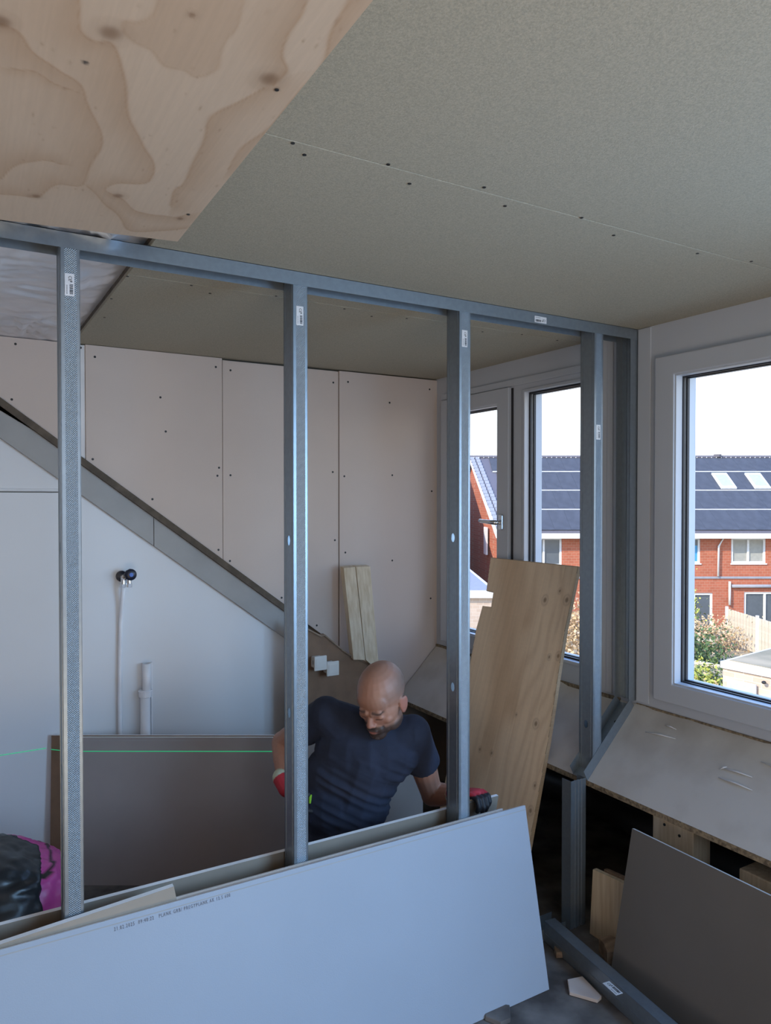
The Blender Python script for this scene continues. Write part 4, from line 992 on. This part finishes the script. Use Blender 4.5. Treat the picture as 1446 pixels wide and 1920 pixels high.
    for r_ in range(4):
        t0, t1 = ts[r_] + .006, ts[r_ + 1] - .006; hgt = (t1 - t0) * Ls
        pm = MB().box((.003, 0, .03), (pw - .003, hgt, .07)).mesh('solar_panel')
        for c in range(27):
            x = 8.0 - r_ * .25 + c * pw; yv = (t0 + t1) / 2
            px = 723 + FPX * (x + .5) / (e0 + sl * yv).y
            if r_ == 2 and (1325 < px < 1385 or 1388 < px < 1446): 
                pass
            o = link('solar_panel', pm, M['slate'], t, loc=e0 + sl * t0 + Vector((x, 0, 0))); o.rotation_euler = (ang, 0, 0)
        p = e0 + sl * ts[r_]
        o = MB().box((8.0 - r_ * .25, -.035, .03), (35, .035, .09)).build('panel_rail', M['white'], t, loc=p) if r_ else None
        if o: o.rotation_euler = (ang, 0, 0)
    def P_(px, py):   # on the roof plane
        d = H(px, py, 1) - Vector((0, 0, 1.58)); d = Vector((d.x, 1, (938 - py) / FPX)); o0 = Vector((0, 0, 1.58)); return o0 + d * ((e0 - o0).dot(nn_) / d.dot(nn_))
    for q in (((1333, 891), (1361, 891), (1381, 919), (1352, 919)), ((1395, 891), (1424, 891), (1445, 919), (1415, 919))):
        P = [P_(*s_) + nn_ * .08 for s_ in q]; c = sum(P, Vector()) / 4
        f = MB().prism(P, nn_ * .10).build('roof_window', M['white'], t)
        MB().prism([c + (p - c) * .74 + nn_ * .101 for p in P], nn_ * .012).build('pane', M['sky_glass'], f)
    # gutter, pipes, band
    MB().box((xl - .3, D - .62, ze - .28), (xr, D - .42, ze + .02)).build('gutter', M['white'], t)
    def pipe(pts, r, m='white'): MB().tube([H(px, py, D) + Vector((0, -.12, 0)) for px, py in pts], r, 8).build('drain_pipe', M[m], t, smooth=True)
    pipe([(1357, 1001), (1357, 1006), (1347, 1024), (1346, 1080)], .06); pipe([(1368, 1090), (1368, 1134)], .07)
    pipe([(1372, 1099), (1500, 1099)], .10, 'roofgrey'); 
    a = H(1100, 1083, D); MB().box((xl, D - .06, a.z - .06), (xr, D, a.z + .06)).build('string_course', M['roofgrey'], t)
    MB().tube([H(1345, 857, DR), H(1345, 852, DR)], .28, 8).build('roof_vent', M['tile'], t)
M['sky_glass'] = mat('roof_window_glass', (.45, .62, .70), .12)
terrace()
def neighbour():
    t = oroot('brick_house', label='gable end of the next brick terrace, left of the one across the gardens', cat='building')
    D0, D1, DM, x0, x1 = 44., 60., 52., -16., 3.9
    MB().prism([(x0, D0, GZ), (x0, D1, GZ), (x0, D1, -.3), (x0, DM, 4.5), (x0, D0, -.3)], (x1 - x0, 0, 0)).build('walls', M['brick'], t)
    MB().prism([(x0 - .1, D0 - .4, -.35), (x0 - .1, DM, 4.6), (x0 - .1, DM, 4.8), (x0 - .1, D0 - .4, -.15)], (x1 - x0 + .2, 0, 0)).build('roof', M['tile'], t)
    MB().prism([(x0 - .1, D1 + .4, -.35), (x0 - .1, DM, 4.6), (x0 - .1, DM, 4.8), (x0 - .1, D1 + .4, -.15)], (x1 - x0 + .2, 0, 0)).build('roof', M['tile'], t)
    for k in range(4):
        MB().box((x0 + 1.5 + k * 4.6, D0 - .03, -2.1), (x0 + 3.4 + k * 4.6, D0 + .02, -.7)).build('window', M['white'], t)
neighbour()
def fence():
    t = oroot('garden_fence', label='pale wooden garden fence with a white post below the terrace', cat='fence')
    A = Vector((*H(1366, 1205, 39.2).xy, GZ)); B = Vector((*H(1480, 1245, 33.5).xy, GZ)); d = (B - A); L = d.length; d.normalize(); n = Vector((-d.y, d.x, 0)) * .02
    k = 0; x = 0; pl = MB().box((0, -.012, .05), (.135, .012, 1.83)).mesh('plank'); ang = math.atan2(d.y, d.x)
    while x < L:
        o = link('plank', pl, M['fence'], t, loc=A + d * x + n * (k % 2)); o.rotation_euler = (0, 0, ang); x += .15; k += 1
    for px in (0, 3.1, 5.9): MB().box((-.06, -.06, 0), (.06, .06, 1.95)).build('post', M['white'], t, loc=A + d * px - n * 2, rz=ang)
fence()
def shed():
    t = oroot('garden_shed', label='low pale brick outbuilding with a white-edged flat roof at lower right outside', cat='building')
    C = H(1353, 1243, 23.0); zt = C.z; a = H(1470, 1274, 21.4); b = H(1470, 1216, 25.6)
    a.z = b.z = zt; far = a + (b - C)
    R4 = [C, a, far, b]
    MB().prism([Vector((p.x, p.y, GZ)) for p in [C.lerp(far, .02), a.lerp(b, .02), far, b]], (0, 0, zt - .12 - GZ)).build('walls', M['brick_pale'], t)
    MB().prism([p + Vector((0, 0, -.16)) for p in R4], (0, 0, .20)).build('fascia', M['white'], t)
    MB().prism([C.lerp(far, .07) + Vector((0, 0, .03)), a.lerp(b, .06) + Vector((0, 0, .03)), far + Vector((0, 0, .03)), b.lerp(a, .06) + Vector((0, 0, .03))], (0, 0, .03)).build('roof', M['ground'], t)
    d = (a - C).normalized(); n = Vector((d.y, -d.x, 0)) * .06
    P0 = C + d * .28 + Vector((0, 0, -.45)) ; P = [P0, P0 + d * .90, P0 + d * .90 + Vector((0, 0, -.75)), P0 + Vector((0, 0, -.75))]
    f = MB().prism([p + n * .3 for p in P], n).build('window', M['white'], t); c = sum(P, Vector()) / 4
    MB().prism([c + (p - c) * .8 + n * 1.35 for p in P], n * .1).build('pane', M['sky_glass'], f)
    L_ = C + d * 1.42 + Vector((0, 0, -.33)) + n; MB().ell(L_, (.07, .07, .05), n=8).build('wall_lamp', M['screw'], t)
shed()
def bush(px, py, D, r, m, label, n=260, leaf=.09, tall=1.0, seed=0, cat='bush', z0=None):
    random.seed(seed); c = H(px, py, D); t = oroot(cat if cat != 'bush' else 'garden_bush', label=label, cat=cat)
    mb = MB()
    for k in range(int(n * 2.6)):
        u, v, w = random.gauss(0, .45), random.gauss(0, .45), random.gauss(0, .45); p = c + Vector((u * r, v * r, w * r * tall))
        if p.z < GZ + .02: p.z = GZ + random.uniform(.02, .2)
        a = Vector([random.uniform(-1, 1) for _ in range(3)]).normalized(); b = a.cross(Vector([random.uniform(-1, 1) for _ in range(3)])).normalized()
        s = leaf * .72 * random.uniform(.6, 1.3); vs_ = [mb.bm.verts.new(p + a * s), mb.bm.verts.new(p + b * s * .6), mb.bm.verts.new(p - a * s), mb.bm.verts.new(p - b * s * .6)]; mb.bm.faces.new(vs_)
    o = mb.build('foliage', M[m], t, kind='stuff'); 
    st = MB()
    for k in range(5): st.tube([(c.x + random.uniform(-.15, .15), c.y, GZ), c + Vector((random.uniform(-r, r) * .5, random.uniform(-r, r) * .5, random.uniform(-.2, .4) * r))], [.035, .012], 5)
    st.build('stem', M['reed'], t)
bush(1308, 1228, 34, 1.5, 'leaf_g', 'green shrub behind the long garden rail, at the left edge of the right window', 700, .12, .9, 1)
bush(1300, 1280, 29, 1.1, 'leaf_y', 'bright yellow-green shrub in front of the garden rail', 600, .10, .8, 2)
bush(1330, 1292, 29.5, 1.0, 'leaf_g', 'dark green shrub beside the outbuilding wall', 500, .10, .9, 3)
bush(1295, 1330, 26, 1.3, 'reed', 'dry tan shrub low in the right window', 900, .09, .7, 4)
bush(1335, 1330, 26, .8, 'reed', 'dry brown bush against the foot of the outbuilding', 500, .09, .7, 14)
bush(1320, 1196, 38, 2.0, 'reed', 'wide dry tan reeds below the terrace door', 1400, .10, .5, 5)
bush(1284, 1150, 40, .8, 'leaf_y', 'slim yellow-green conifer beside the terrace door', 500, .10, 2.0, 6)
bush(1072, 1190, 30, 1.6, 'reed', 'dry tan hedge seen through the middle window', 900, .12, .9, 7)
def rail_(px0, py0, px1, py1, D, label, h_=.18):
    t = oroot('garden_rail', label=label, cat='fence'); a, b = H(px0, py0, D), H(px1, py1, D - .8); mb = MB(); n = (b - a).cross(Vector((0, 0, 1))).normalized() * .08
    mb.prism([a, b, b + Vector((0, 0, -h_)), a + Vector((0, 0, -h_))], n).build('rail', M['fence'], t)
    for f in (.02, .5, .97):
        p = a.lerp(b, f); MB().box((p.x - .05, p.y - .05, GZ), (p.x + .05, p.y + .05, p.z - .01)).build('post', M['fence'], t)
rail_(1262, 1230, 1352, 1247, 31, 'pale garden rail running to the outbuilding roof')
rail_(1262, 1194, 1342, 1199, 37, 'thin pale garden rail in the dry reeds', .14)
bn = oroot('garden_bin', label='black bin in front of the garden fence', cat='bin'); p = H(1424, 1208, 37); MB().tube([(p.x, p.y, GZ), (p.x, p.y, GZ + .55)], [.26, .32], 10).build('bin', M['screw'], bn)
# low flat-roofed extension seen through the left window
def extension():
    t = oroot('flat_roof_extension', label='low grey-roofed extension at the foot of the gable, in the left window', cat='building')
    zt = H(0, 1108, 33).z; a = H(840, 1112, 33); b = H(928, 1110, 33); MB().box((a.x, 33, GZ), (b.x, 43.5, zt - .3)).build('walls', M['brick_pale'], t)
    MB().box((a.x - .1, 32.8, zt - .3), (b.x + .1, 43.8, zt)).build('fascia', M['white'], t); MB().box((a.x, 33.1, zt), (b.x - .1, 43.6, zt + .03)).build('roof', M['roofgrey'], t)
extension()
